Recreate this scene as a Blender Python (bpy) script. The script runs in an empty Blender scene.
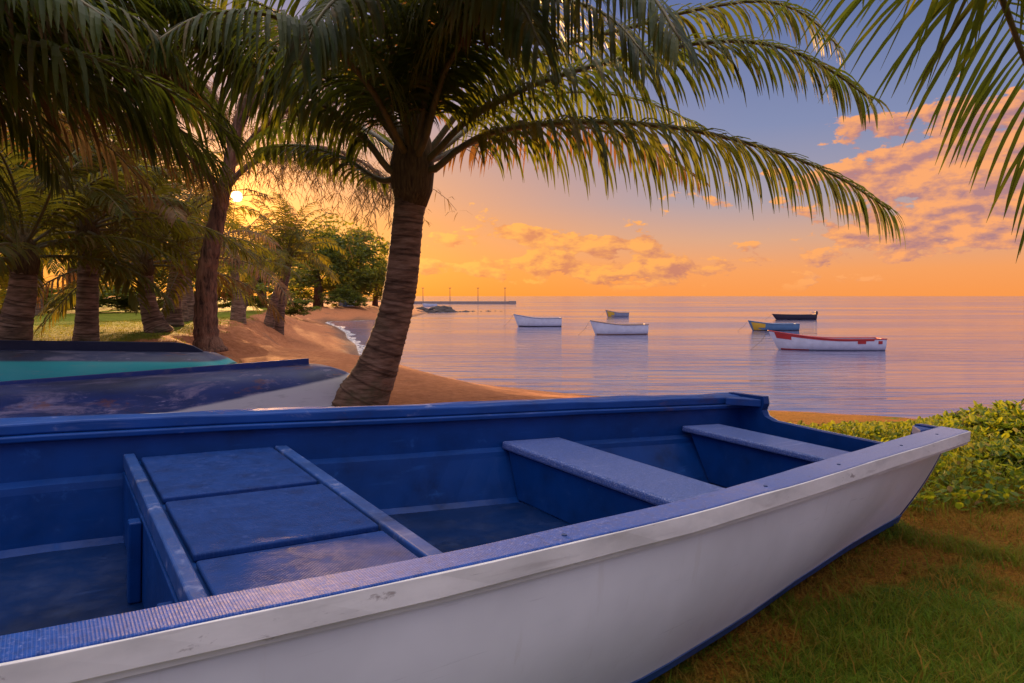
import bpy, math, random
import numpy as np
from mathutils import Vector, Matrix

random.seed(11)
rng = np.random.default_rng(11)
scene = bpy.context.scene
COL = scene.collection
R = math.radians

# ------------------------------------------------------------------ layout
F, CX, CY, HY = 683.0, 512.0, 341.5, 296.0
PITCH = math.atan((CY - HY) / F)
CZ = 1.02            # eye height above the grass
WZ = CZ - 2.8        # water level
LZ = CZ - 0.65       # lawn level
SUN_AZ, SUN_EL = math.atan2(240 - 512, 683.0), R(7.6)
SUN = Vector((math.sin(SUN_AZ) * math.cos(SUN_EL), math.cos(SUN_AZ) * math.cos(SUN_EL), math.sin(SUN_EL)))
CAM = Vector((0, 0, CZ))


def at(px, py, Y):
    """World point at forward distance Y that lies in direction (px, py)."""
    cx, cz = (px - CX) / F, -(py - CY) / F
    c, s = math.cos(-PITCH), math.sin(-PITCH)
    d = Vector((cx, c - cz * s, s + cz * c))
    k = Y / d.y
    return CAM + d * k


# ------------------------------------------------------------------ helpers
class MB:
    def __init__(self):
        self.v, self.f, self.s = [], [], []

    def quad(self, a, b, c, d):
        n = len(self.v)
        self.v += [a, b, c, d]
        self.f.append((n, n + 1, n + 2, n + 3))

    def box(self, lo, hi):
        x0, y0, z0 = lo
        x1, y1, z1 = hi
        n = len(self.v)
        self.v += [(x0, y0, z0), (x1, y0, z0), (x1, y1, z0), (x0, y1, z0), (x0, y0, z1), (x1, y0, z1), (x1, y1, z1), (x0, y1, z1)]
        for q in ((3, 2, 1, 0), (4, 5, 6, 7), (0, 1, 5, 4), (1, 2, 6, 5), (2, 3, 7, 6), (3, 0, 4, 7)):
            self.f.append(tuple(n + i for i in q))

    def loft(self, rings, closed=True, cap=True):
        n0 = len(self.v)
        m = len(rings[0])
        for r in rings:
            self.v += [tuple(p) for p in r]
        for i in range(len(rings) - 1):
            for j in range(m if closed else m - 1):
                a = n0 + i * m + j
                b = n0 + i * m + (j + 1) % m
                self.f.append((a, b, b + m, a + m))
        if cap and closed:
            self.f.append(tuple(n0 + j for j in range(m))[::-1])
            self.f.append(tuple(n0 + (len(rings) - 1) * m + j for j in range(m)))

    def tube(self, pts, rad, sides=8, cap=True):
        pts = [Vector(p) for p in pts]
        rings = []
        x = None
        for i, p in enumerate(pts):
            t = (pts[min(i + 1, len(pts) - 1)] - pts[max(i - 1, 0)])
            if t.length < 1e-9:
                t = Vector((0, 0, 1))
            t.normalize()
            if x is None:
                x = t.cross(Vector((0.13, 0.21, 1.0)) if abs(t.z) < 0.9 else Vector((1, 0.1, 0)))
            x = (x - t * x.dot(t)).normalized()
            y = x.cross(t)
            r = rad[i] if isinstance(rad, (list, tuple)) else rad
            rings.append([p + (x * math.cos(q) + y * math.sin(q)) * r for q in (2 * math.pi * k / sides for k in range(sides))])
        self.loft(rings, True, cap)

    def build(self, name, mat, parent=None, loc=None, smooth=False, normals=False):
        me = bpy.data.meshes.new(name)
        off = Vector(loc) if loc is not None else Vector((0, 0, 0))
        vs = [(p[0] - off[0], p[1] - off[1], p[2] - off[2]) for p in self.v]
        me.from_pydata(vs, [], self.f)
        me.materials.append(mat)
        if normals:
            import bmesh
            bm = bmesh.new()
            bm.from_mesh(me)
            bmesh.ops.recalc_face_normals(bm, faces=bm.faces)
            bm.to_mesh(me)
            bm.free()
        if smooth:
            me.polygons.foreach_set('use_smooth', [True] * len(me.polygons))
        me.update()
        o = bpy.data.objects.new(name, me)
        COL.objects.link(o)
        if parent is not None:
            o.parent = parent
        elif loc is not None:
            o.location = off
        return o


def tag(o, label=None, cat=None, group=None, kind=None):
    if label: o['label'] = label
    if cat: o['category'] = cat
    if group: o['group'] = group
    if kind: o['kind'] = kind
    return o


def empty(name, loc, label, cat, group=None):
    o = bpy.data.objects.new(name, None)
    o.empty_display_size = 0.2
    COL.objects.link(o)
    o.location = loc
    return tag(o, label, cat, group)


def bevel(o, w, seg=2, angle=35):
    m = o.modifiers.new('bevel', 'BEVEL')
    m.width, m.segments, m.limit_method, m.angle_limit = w, seg, 'ANGLE', R(angle)
    m.harden_normals = False
    return o


def spline(pts, n):
    """Catmull-Rom through pts, n samples, about even in parameter."""
    P = [Vector(p) for p in pts]
    P = [P[0] * 2 - P[1]] + P + [P[-1] * 2 - P[-2]]
    out = []
    m = len(P) - 3
    for i in range(n):
        u = i / (n - 1) * m
        k = min(int(u), m - 1)
        t = u - k
        a, b, c, d = P[k:k + 4]
        out.append(0.5 * ((2 * b) + (c - a) * t + (2 * a - 5 * b + 4 * c - d) * t * t + (3 * b - a - 3 * c + d) * t ** 3))
    return out


def interp(x, xs, ys):
    return float(np.interp(x, xs, ys))


def sstep(a, b, x):
    t = min(max((x - a) / (b - a), 0), 1)
    return t * t * (3 - 2 * t)


# ------------------------------------------------------------------ node helper
class N:
    def __init__(self, tree):
        self.t = tree
        self.t.nodes.clear()

    def n(self, typ, **kw):
        nd = self.t.nodes.new(typ)
        for k, v in kw.items():
            setattr(nd, k, v)
        return nd

    def put(self, sock, val):
        if isinstance(val, bpy.types.NodeSocket):
            self.t.links.new(val, sock)
        elif val is not None:
            if hasattr(sock, 'default_value'):
                try:
                    sock.default_value = val
                except (TypeError, ValueError):
                    sock.default_value = (*val, 1.0)

    def m(self, op, a, b=None, c=None, clamp=False):
        nd = self.n('ShaderNodeMath', operation=op, use_clamp=clamp)
        for i, v in enumerate((a, b, c)):
            if v is not None:
                self.put(nd.inputs[i], v)
        return nd.outputs[0]

    def mr(self, x, a, b, c=0.0, d=1.0, smooth=True):
        nd = self.n('ShaderNodeMapRange', interpolation_type='SMOOTHSTEP' if smooth else 'LINEAR')
        for i, v in enumerate((x, a, b, c, d)):
            self.put(nd.inputs[i], v)
        return nd.outputs[0]

    def mix(self, fac, a, b, blend='MIX'):
        nd = self.n('ShaderNodeMix', data_type='RGBA', blend_type=blend)
        self.put(nd.inputs[0], fac)
        for s, v in ((nd.inputs[6], a), (nd.inputs[7], b)):
            self.put(s, v if isinstance(v, bpy.types.NodeSocket) else (*v, 1.0))
        return nd.outputs[2]

    def ramp(self, x, stops, interp='LINEAR'):
        nd = self.n('ShaderNodeValToRGB')
        cr = nd.color_ramp
        cr.interpolation = interp
        while len(cr.elements) < len(stops):
            cr.elements.new(0.5)
        for e, (p, c) in zip(cr.elements, stops):
            e.position = p
            e.color = (*c, 1.0)
        self.put(nd.inputs[0], x)
        return nd.outputs[0]

    def noise(self, vec, scale, detail=4.0, rough=0.55, dist=0.0):
        nd = self.n('ShaderNodeTexNoise')
        if vec is not None:
            self.put(nd.inputs['Vector'], vec)
        nd.inputs['Scale'].default_value = scale
        nd.inputs['Detail'].default_value = detail
        nd.inputs['Roughness'].default_value = rough
        nd.inputs['Distortion'].default_value = dist
        return nd.outputs['Fac']

    def mapping(self, vec, scale=(1, 1, 1), loc=(0, 0, 0), rot=(0, 0, 0)):
        nd = self.n('ShaderNodeMapping')
        self.put(nd.inputs['Vector'], vec)
        nd.inputs['Scale'].default_value = scale
        nd.inputs['Location'].default_value = loc
        nd.inputs['Rotation'].default_value = rot
        return nd.outputs[0]

    def comb(self, x, y, z=0.0):
        nd = self.n('ShaderNodeCombineXYZ')
        for i, v in enumerate((x, y, z)):
            self.put(nd.inputs[i], v)
        return nd.outputs[0]

    def obj(self):
        return self.n('ShaderNodeTexCoord').outputs['Object']

    def bump(self, h, strength=0.3, dist=0.01, normal=None):
        nd = self.n('ShaderNodeBump')
        nd.inputs['Strength'].default_value = strength
        nd.inputs['Distance'].default_value = dist
        self.put(nd.inputs['Height'], h)
        if normal is not None:
            self.put(nd.inputs['Normal'], normal)
        return nd.outputs[0]

    def pbr(self, col, rough=0.6, spec=0.5, normal=None, metal=0.0, coat=0.0):
        nd = self.n('ShaderNodeBsdfPrincipled')
        self.put(nd.inputs['Base Color'], col if isinstance(col, bpy.types.NodeSocket) else (*col, 1.0))
        self.put(nd.inputs['Roughness'], rough)
        self.put(nd.inputs['Specular IOR Level'], spec)
        self.put(nd.inputs['Metallic'], metal)
        self.put(nd.inputs['Coat Weight'], coat)
        nd.inputs['Coat Roughness'].default_value = 0.15
        if normal is not None:
            self.put(nd.inputs['Normal'], normal)
        return nd

    def out(self, sh):
        o = self.n('ShaderNodeOutputMaterial')
        self.t.links.new(sh if isinstance(sh, bpy.types.NodeSocket) else sh.outputs[0], o.inputs['Surface'])


def mat(name):
    m = bpy.data.materials.new(name)
    m.use_nodes = True
    return m, N(m.node_tree)


def srgb(r, g, b):
    def l(c):
        c /= 255
        return c / 12.92 if c <= 0.04045 else ((c + 0.055) / 1.055) ** 2.4
    return (l(r), l(g), l(b))


# ------------------------------------------------------------------ materials
def leaf_material(name, stops, trans, tw=0.42, rough=0.5, spec=0.22):
    m, t = mat(name)
    rnd = t.n('ShaderNodeNewGeometry').outputs['Random Per Island']
    col = t.ramp(rnd, stops)
    p = t.pbr(col, rough, spec)
    tr = t.n('ShaderNodeBsdfTranslucent')
    t.put(tr.inputs[0], t.mix(rnd, trans, tuple(c * 0.6 for c in trans)))
    ms = t.n('ShaderNodeMixShader')
    ms.inputs[0].default_value = tw
    t.t.links.new(p.outputs[0], ms.inputs[1])
    t.t.links.new(tr.outputs[0], ms.inputs[2])
    t.out(ms)
    return m


M = {}
M['palm'] = leaf_material('palm_leaf', [(0.0, (0.012, 0.028, 0.005)), (0.55, (0.028, 0.055, 0.008)), (0.85, (0.06, 0.075, 0.012)), (1.0, (0.12, 0.075, 0.02))], (0.24, 0.26, 0.018))
M['palm_dry'] = leaf_material('palm_leaf_dry', [(0.0, (0.09, 0.055, 0.022)), (0.6, (0.14, 0.085, 0.03)), (1.0, (0.22, 0.13, 0.05))], (0.36, 0.17, 0.04), 0.4, 0.6, 0.2)
M['palm_far'] = leaf_material('palm_leaf_far', [(0.0, (0.02, 0.035, 0.006)), (0.5, (0.042, 0.062, 0.010)), (0.8, (0.075, 0.07, 0.014)), (1.0, (0.13, 0.07, 0.02))], (0.38, 0.30, 0.02), 0.42, 0.6, 0.12)
M['tree_leaf'] = leaf_material('tree_leaf', [(0.0, (0.03, 0.05, 0.012)), (0.6, (0.06, 0.095, 0.02)), (1.0, (0.11, 0.12, 0.03))], (0.36, 0.36, 0.03), 0.45)
M['needle'] = leaf_material('needle', [(0.0, (0.05, 0.045, 0.018)), (1.0, (0.10, 0.085, 0.03))], (0.30, 0.18, 0.04), 0.35)
M['creeper'] = leaf_material('creeper_leaf', [(0.0, (0.035, 0.085, 0.008)), (0.5, (0.07, 0.15, 0.012)), (0.85, (0.13, 0.16, 0.015)), (1.0, (0.24, 0.13, 0.03))], (0.46, 0.50, 0.02), 0.40, 0.5, 0.2)
M['grass'] = leaf_material('grass_blade', [(0.0, (0.055, 0.11, 0.006)), (0.45, (0.10, 0.18, 0.010)), (0.7, (0.18, 0.18, 0.015)), (1.0, (0.28, 0.16, 0.025))], (0.40, 0.38, 0.03), 0.4, 0.6, 0.08)
M['reed'] = leaf_material('tall_blade', [(0.0, (0.06, 0.12, 0.008)), (0.5, (0.13, 0.19, 0.012)), (0.8, (0.22, 0.21, 0.02)), (1.0, (0.30, 0.19, 0.04))], (0.50, 0.50, 0.03), 0.4, 0.6, 0.08)
M['grass_dry'] = leaf_material('grass_blade_dry', [(0.0, (0.24, 0.14, 0.018)), (0.6, (0.34, 0.18, 0.028)), (1.0, (0.18, 0.18, 0.015))], (0.40, 0.24, 0.04), 0.35, 0.7, 0.05)

m, t = mat('palm_stalk')
nz = t.noise(t.mapping(t.obj(), (14, 14, 2)), 1.0, 4)
t.out(t.pbr(t.ramp(nz, [(0.3, (0.07, 0.055, 0.02)), (0.6, (0.13, 0.10, 0.03)), (0.8, (0.16, 0.08, 0.03))]), 0.5, 0.35))
M['stalk'] = m

m, t = mat('palm_trunk')
o = t.obj()
nz = t.noise(t.mapping(o, (5, 5, 26)), 1.0, 5, 0.6)
n2 = t.noise(o, 3.0, 4)
col = t.ramp(nz, [(0.3, (0.05, 0.028, 0.014)), (0.52, (0.22, 0.125, 0.07)), (0.75, (0.38, 0.24, 0.15))])
scar = t.n('ShaderNodeAttribute', attribute_name='scar').outputs['Fac']
col = t.mix(t.m('MULTIPLY', scar, 0.55), col, (0.03, 0.016, 0.009))
col = t.mix(t.m('MULTIPLY', t.mr(n2, 0.52, 0.72), 0.7), col, (0.075, 0.08, 0.03))
t.out(t.pbr(col, 0.8, 0.2, t.bump(nz, 0.8, 0.02)))
M['trunk'] = m

m, t = mat('palm_sheath')
o = t.obj()
nz = t.noise(t.mapping(o, (60, 60, 5)), 1.0, 4, 0.6)
t.out(t.pbr(t.ramp(nz, [(0.3, (0.035, 0.022, 0.01)), (0.55, (0.10, 0.065, 0.025)), (0.8, (0.16, 0.11, 0.045))]), 0.85, 0.15, t.bump(nz, 0.9, 0.01)))
M['sheath'] = m

m, t = mat('tree_bark')
o = t.obj()
nz = t.noise(t.mapping(o, (16, 16, 3)), 1.0, 6, 0.65, 0.6)
t.out(t.pbr(t.ramp(nz, [(0.32, (0.03, 0.02, 0.015)), (0.55, (0.21, 0.105, 0.06)), (0.8, (0.36, 0.20, 0.12))]), 0.85, 0.15, t.bump(nz, 1.0, 0.03)))
M['bark'] = m


def ground_material():
    m, t = mat('ground_surface')
    at_s = t.n('ShaderNodeAttribute', attribute_name='sand').outputs['Fac']
    at_l = t.n('ShaderNodeAttribute', attribute_name='lawn').outputs['Fac']
    at_w = t.n('ShaderNodeAttribute', attribute_name='wet').outputs['Fac']
    o = t.obj()
    nb = t.noise(o, 0.6, 5, 0.6)
    nf = t.noise(o, 9.0, 6, 0.65)
    ng = t.noise(o, 70.0, 3, 0.6)
    sand = t.ramp(nf, [(0.3, (0.32, 0.115, 0.045)), (0.55, (0.46, 0.175, 0.07)), (0.8, (0.56, 0.25, 0.115))])
    sand = t.mix(t.mr(nb, 0.56, 0.74), sand, (0.26, 0.12, 0.06))
    sand = t.mix(t.mr(ng, 0.62, 0.75, 0, 0.6), sand, (0.10, 0.055, 0.03))
    sand = t.mix(at_w, sand, (0.17, 0.085, 0.045))
    # worn turf: green patches in brown, dry thatch
    npch = t.noise(o, 1.7, 6, 0.62)
    turf = t.ramp(nf, [(0.3, (0.05, 0.08, 0.004)), (0.6, (0.10, 0.14, 0.007)), (0.8, (0.16, 0.15, 0.012))])
    soil = t.ramp(ng, [(0.3, (0.13, 0.05, 0.005)), (0.6, (0.30, 0.13, 0.012)), (0.8, (0.40, 0.18, 0.02))])
    at_d = t.n('ShaderNodeAttribute', attribute_name='dry').outputs['Fac']
    near = t.mix(t.mr(t.m('ADD', npch, t.m('MULTIPLY', t.m('SUBTRACT', at_d, 0.5), 0.35)), 0.44, 0.58), turf, soil)
    lawn = t.ramp(t.noise(o, 2.2, 5, 0.6), [(0.3, (0.11, 0.14, 0.008)), (0.6, (0.19, 0.20, 0.012)), (0.8, (0.27, 0.22, 0.02))])
    lawn = t.mix(t.mr(ng, 0.5, 0.7, 0, 0.5), lawn, (0.04, 0.05, 0.01))
    edge = t.m('ADD', at_s, t.m('MULTIPLY', t.m('SUBTRACT', nf, 0.5), 0.9))
    g = t.mix(at_l, near, lawn)
    col = t.mix(t.mr(edge, 0.35, 0.6), g, sand)
    # footprints and trampled dips in the sand
    v = t.n('ShaderNodeTexVoronoi', feature='SMOOTH_F1')
    t.put(v.inputs['Vector'], o)
    v.inputs['Scale'].default_value = 2.6
    h = t.m('ADD', t.m('MULTIPLY', nf, 0.7), t.m('MULTIPLY', v.outputs['Distance'], 0.9))
    h = t.m('ADD', h, t.m('MULTIPLY', ng, 0.18))
    rough = t.mr(at_w, 0, 1, 0.9, 0.35)
    t.out(t.pbr(col, rough, 0.12, t.bump(h, 0.9, 0.10)))
    return m


M['ground'] = ground_material()


def water_material():
    m, t = mat('sea_water')
    o = t.obj()
    w1 = t.noise(t.mapping(o, (0.16, 1.15, 1), rot=(0, 0, R(-4))), 1.0, 3, 0.5, 0.4)
    w2 = t.noise(t.mapping(o, (0.6, 3.4, 1), rot=(0, 0, R(7))), 1.0, 3, 0.55, 0.2)
    w3 = t.noise(t.mapping(o, (0.02, 0.09, 1)), 1.0, 3, 0.5)
    h = t.m('ADD', t.m('MULTIPLY', w1, 0.75), t.m('MULTIPLY', w2, 0.16))
    calm = t.mr(w3, 0.35, 0.62, 0.35, 1.0)
    h = t.m('MULTIPLY', h, calm)
    sepn = t.n('ShaderNodeSeparateXYZ')
    t.put(sepn.inputs[0], o)
    p = t.pbr((0.13, 0.125, 0.21), t.mr(w3, 0.35, 0.62, 0.06, 0.15), 0.5, t.bump(h, 1.0, 0.19))
    p.inputs['IOR'].default_value = 1.33
    t.out(p)
    return m


M['water'] = water_material()


def paint(name, base, rough=0.35, spec=0.5, wear=(0.5, 0.55, 0.7), wear_lo=0.62, wear_hi=0.75, dirt=(0.02, 0.02, 0.03), scale=(6, 6, 6), tread=None, coat=0.0, rust=0.0, bumpd=0.002, nails=False, aft=0.0, scuff=False):
    m, t = mat(name)
    o = t.obj()
    n1 = t.noise(t.mapping(o, scale), 1.0, 7, 0.68, 0.3)
    n2 = t.noise(t.mapping(o, tuple(s * 0.35 for s in scale)), 1.0, 5, 0.6)
    n3 = t.noise(t.mapping(o, (3, 50, 50)), 1.0, 4, 0.6)
    col = t.mix(t.mr(n2, 0.35, 0.7), base, tuple(c * 0.72 for c in base))
    if aft:                      # paler towards the stern: grazing sky reflection painted into the colour
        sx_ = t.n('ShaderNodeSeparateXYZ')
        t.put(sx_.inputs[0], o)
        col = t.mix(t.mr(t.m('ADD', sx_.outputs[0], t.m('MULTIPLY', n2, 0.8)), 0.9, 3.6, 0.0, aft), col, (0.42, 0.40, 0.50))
    col = t.mix(t.mr(n1, wear_lo, wear_hi), col, wear)
    col = t.mix(t.m('MULTIPLY', t.mr(n3, 0.60, 0.74), 0.35), col, wear)
    col = t.mix(t.m('MULTIPLY', t.mr(n2, 0.58, 0.75), 0.5), col, dirt)
    if rust:
        n4 = t.noise(t.mapping(o, (4, 4, 9), (3, 1, 5)), 1.0, 7, 0.7)
        col = t.mix(t.m('MULTIPLY', t.mr(n4, 0.60, 0.70), rust), col, (0.23, 0.09, 0.035))
    h = t.m('MULTIPLY', n1, 0.5)
    rgh = t.m('ADD', t.m('MULTIPLY', t.mr(n1, 0.4, 0.75), 0.3), rough)
    nrm = t.bump(h, 0.35, bumpd)
    if tread:
        sx, sy = tread
        sp = t.n('ShaderNodeSeparateXYZ')
        t.put(sp.inputs[0], o)
        a = t.m('SINE', t.m('MULTIPLY', sp.outputs[0], 2 * math.pi / sx))
        if sy:
            b = t.m('SINE', t.m('MULTIPLY', sp.outputs[1], 2 * math.pi / sy))
            a = t.m('MULTIPLY', a, b)
        nrm = t.bump(a, 0.4, 0.0007, nrm)
        col = t.mix(t.m('MULTIPLY', t.mr(a, 0.2, 1.0), 0.10), col, wear)
    if scuff:
        n6 = t.noise(t.mapping(o, (1.6, 20, 45), (4, 1, 7), (0, R(6), 0)), 1.0, 5, 0.7)
        col = t.mix(t.m('MULTIPLY', t.mr(n6, 0.64, 0.70), 0.30), col, (0.36, 0.33, 0.31))
        n7 = t.noise(t.mapping(o, (30, 30, 3.0), (1, 5, 2)), 1.0, 4, 0.6)
        col = t.mix(t.m('MULTIPLY', t.mr(n7, 0.60, 0.72), 0.16), col, (0.50, 0.42, 0.32))
    if nails:
        vo = t.n('ShaderNodeTexVoronoi', feature='F1')
        t.put(vo.inputs['Vector'], o)
        vo.inputs['Scale'].default_value = 9.0
        col = t.mix(t.mr(vo.outputs['Distance'], 0.045, 0.03), col, (0.10, 0.06, 0.04))
        n5 = t.noise(t.mapping(o, (9, 60, 160), (2, 2, 2)), 1.0, 4, 0.7)
        col = t.mix(t.m('MULTIPLY', t.mr(n5, 0.66, 0.72), 0.8), col, (0.16, 0.11, 0.08))
    t.out(t.pbr(col, rgh, spec, nrm, coat=coat))
    return m


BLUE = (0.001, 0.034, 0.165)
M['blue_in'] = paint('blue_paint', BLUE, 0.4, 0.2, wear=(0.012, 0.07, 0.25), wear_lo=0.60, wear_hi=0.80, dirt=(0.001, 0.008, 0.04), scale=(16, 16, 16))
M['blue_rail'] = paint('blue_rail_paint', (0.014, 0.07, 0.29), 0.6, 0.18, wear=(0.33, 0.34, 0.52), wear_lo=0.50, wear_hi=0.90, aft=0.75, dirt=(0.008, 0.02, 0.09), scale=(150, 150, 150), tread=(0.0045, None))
M['blue_far'] = paint('blue_far_rail_paint', (0.008, 0.06, 0.25), 0.42, 0.3, wear=(0.14, 0.17, 0.33), wear_lo=0.60, wear_hi=0.74, scale=(9, 9, 18), dirt=(0.05, 0.02, 0.03), rust=0.35)
M['blue_seat'] = paint('blue_seat_paint', (0.03, 0.08, 0.28), 0.34, 0.6, wear=(0.46, 0.46, 0.62), wear_lo=0.45, wear_hi=0.80, scale=(200, 200, 200), dirt=(0.02, 0.05, 0.2))
M['blue_deck'] = paint('blue_deck_paint', (0.008, 0.04, 0.17), 0.55, 0.15, wear=(0.04, 0.07, 0.21), wear_lo=0.52, wear_hi=0.80, scale=(40, 40, 40), tread=(0.009, 0.009), dirt=(0.012, 0.022, 0.08))
M['batten'] = paint('worn_batten_paint', (0.02, 0.07, 0.24), 0.4, 0.4, wear=(0.22, 0.24, 0.38), wear_lo=0.54, wear_hi=0.76, scale=(18, 18, 18), dirt=(0.03, 0.03, 0.06))
M['white'] = paint('white_paint', (0.79, 0.76, 0.73), 0.38, 0.4, wear=(0.66, 0.65, 0.63), wear_lo=0.60, wear_hi=0.80, dirt=(0.58, 0.53, 0.47), scale=(2.5, 2.5, 2.5), scuff=True)
M['white_rail'] = paint('white_rail_paint', (0.76, 0.71, 0.64), 0.45, 0.4, wear=(0.35, 0.30, 0.26), wear_lo=0.66, wear_hi=0.74, dirt=(0.50, 0.42, 0.34), scale=(10, 10, 24), nails=True)
M['boot'] = paint('boot_stripe_paint', (0.012, 0.05, 0.15), 0.4, 0.4, scale=(7, 7, 7), wear=(0.05, 0.10, 0.2))
M['bilge'] = paint('floor_shade_paint', (0.001, 0.016, 0.075), 0.35, 0.3, wear=(0.01, 0.04, 0.14), wear_lo=0.58, wear_hi=0.8, dirt=(0.002, 0.006, 0.02), scale=(9, 9, 9))  # darker than the lining: shade inside the boat put into the floor colour
M['drain_light'] = paint('drain_light_paint', (0.45, 0.36, 0.08), 0.3, 0.6, wear=(0.3, 0.3, 0.1))


def turned_hull(name, top, low, a, b, wear, rust, blend=0.012):
    """Two-coat paint: topsides colour below a line a + b*x in the hull's own height, bottom paint above."""
    m, t = mat(name)
    o = t.obj()
    sp = t.n('ShaderNodeSeparateXYZ')
    t.put(sp.inputs[0], o)
    n1 = t.noise(t.mapping(o, (2.2, 5, 9)), 1.0, 8, 0.72, 0.5)
    n2 = t.noise(t.mapping(o, (1.0, 2, 3)), 1.0, 5, 0.6)
    n3 = t.noise(t.mapping(o, (5, 5, 30)), 1.0, 5, 0.7)
    col = t.mix(t.mr(n2, 0.35, 0.65), top, tuple(c * 0.45 for c in top))
    col = t.mix(t.m('MULTIPLY', t.mr(n1, 0.50, 0.68), 0.85), col, wear)
    col = t.mix(t.m('MULTIPLY', t.mr(n3, 0.60, 0.70), 0.5), col, tuple(min(1, c * 1.6) for c in wear))
    n4 = t.noise(t.mapping(o, (2.5, 5, 7), (7, 2, 1)), 1.0, 7, 0.72)
    col = t.mix(t.m('MULTIPLY', t.mr(n4, 0.56, 0.66), rust), col, (0.25, 0.085, 0.03))
    lowc = t.mix(t.m('MULTIPLY', t.mr(n3, 0.56, 0.70), 0.5), low, tuple(c * 0.5 + 0.1 for c in low))
    line = t.m('ADD', t.m('MULTIPLY', sp.outputs[0], b), a)
    line = t.m('ADD', line, t.m('MULTIPLY', t.m('SUBTRACT', n1, 0.5), 0.02))
    f = t.mr(t.m('SUBTRACT', sp.outputs[2], line), -blend, blend)
    col = t.mix(f, lowc, col)
    t.out(t.pbr(col, t.mr(n1, 0.3, 0.8, 0.35, 0.7), 0.45, t.bump(n1, 0.5, 0.006)))
    return m


def plain(name, base, rough=0.6, spec=0.4, var=0.3, sc=3.0):
    m, t = mat(name)
    n1 = t.noise(t.obj(), sc, 5, 0.6)
    t.out(t.pbr(t.mix(n1, tuple(c * (1 - var) for c in base), tuple(min(1, c * (1 + var)) for c in base)), rough, spec, t.bump(n1, 0.2, 0.01)))
    return m


M['boat_white'] = plain('moored_white', (0.62, 0.62, 0.66), 0.4)
M['boat_blue'] = plain('moored_blue', (0.10, 0.20, 0.32), 0.4)
M['boat_yellow'] = plain('moored_yellow', (0.65, 0.38, 0.03), 0.4)
M['boat_red'] = plain('moored_red', (0.42, 0.03, 0.025), 0.4)
M['boat_dark'] = plain('moored_dark', (0.035, 0.03, 0.045), 0.5)
M['boat_grey'] = plain('moored_grey', (0.25, 0.26, 0.32), 0.5)
M['boat_brown'] = plain('moored_brown', (0.33, 0.20, 0.13), 0.5)
M['boat_wood'] = plain('moored_timber', (0.20, 0.13, 0.08), 0.6)
M['rock'] = plain('rock_basalt', (0.055, 0.042, 0.036), 0.8, 0.3, 0.5)
M['concrete'] = plain('pier_concrete', (0.34, 0.25, 0.20), 0.85, 0.2)
M['steel'] = plain('post_steel', (0.10, 0.09, 0.09), 0.6)
M['hut'] = plain('hut_wall', (0.45, 0.47, 0.52), 0.7)
M['hut_roof'] = plain('hut_roof', (0.22, 0.16, 0.14), 0.7)
M['timber'] = plain('timber_block', (0.16, 0.10, 0.06), 0.8)
m, t = mat('foam_edge')
nz = t.noise(t.obj(), 5.0, 6, 0.7)
p = t.pbr((0.72, 0.68, 0.64), 0.6, 0.3)
tb = t.n('ShaderNodeBsdfTransparent')
ms = t.n('ShaderNodeMixShader')
t.put(ms.inputs[0], t.mr(nz, 0.44, 0.56))
t.t.links.new(tb.outputs[0], ms.inputs[1])
t.t.links.new(p.outputs[0], ms.inputs[2])
t.out(ms)
M['foam'] = m

# ------------------------------------------------------------------ ground
SHORE = [(500, -260), (160, -40), (60, 1), (20, 12), (13.5, 14.0), (9.8, 14.9), (8.9, 15.7), (6.3, 16.6), (3.8, 18.0), (1.4, 19.7), (-1.7, 22), (-4.1, 24.2), (-5.8, 27.7), (-7.4, 33), (-8.9, 39),
         (-11, 45.5), (-12.6, 51.7), (-16.0, 62), (-19.5, 71), (-20.2, 74.5), (-18, 77), (-14.5, 80.5), (-13.2, 90), (-13.8, 112), (-20, 150), (-45, 210), (-70, 300), (-160, 500), (-600, 700), (-900, 700), (-900, -600), (500, -600)]
LAWN = [(-40, 3.0), (-12, 5.6), (-7.4, 7.2), (-6.0, 9.0), (-5.45, 10.8), (-5.9, 13), (-8.9, 21), (-12.6, 33), (-16.5, 46), (-23, 66), (-38, 120), (-80, 220), (-300, 420), (-800, 420), (-800, 3)]


def sdist(P, poly):
    """Signed distance, positive inside the polygon. P: (n,2)."""
    q = np.array(poly, float)
    n = len(q)
    best = np.full(len(P), 1e18)
    inside = np.zeros(len(P), bool)
    for i in range(n):
        a, b = q[i], q[(i + 1) % n]
        ab = b - a
        tt = np.clip(((P - a) @ ab) / (ab @ ab), 0, 1)
        d = P - (a + tt[:, None] * ab)
        best = np.minimum(best, (d ** 2).sum(1))
        c = (a[1] > P[:, 1]) != (b[1] > P[:, 1])
        with np.errstate(divide='ignore', invalid='ignore'):
            xi = (b[0] - a[0]) * (P[:, 1] - a[1]) / (b[1] - a[1]) + a[0]
        inside ^= c & (P[:, 0] < xi)
    return np.where(inside, 1, -1) * np.sqrt(best)


def ss(a, b, x):
    t_ = np.clip((x - a) / (b - a), 0, 1)
    return t_ * t_ * (3 - 2 * t_)


def wob(x, y, k=1.0, ph=0.0):
    return (np.sin(x * 1.3 * k + 1.7 * np.sin(y * 0.9 * k + ph)) + np.sin(y * 1.7 * k + 1.3 * np.sin(x * 1.1 * k + 2 + ph)) + np.sin((x + y) * 2.9 * k + ph)) / 3


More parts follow.
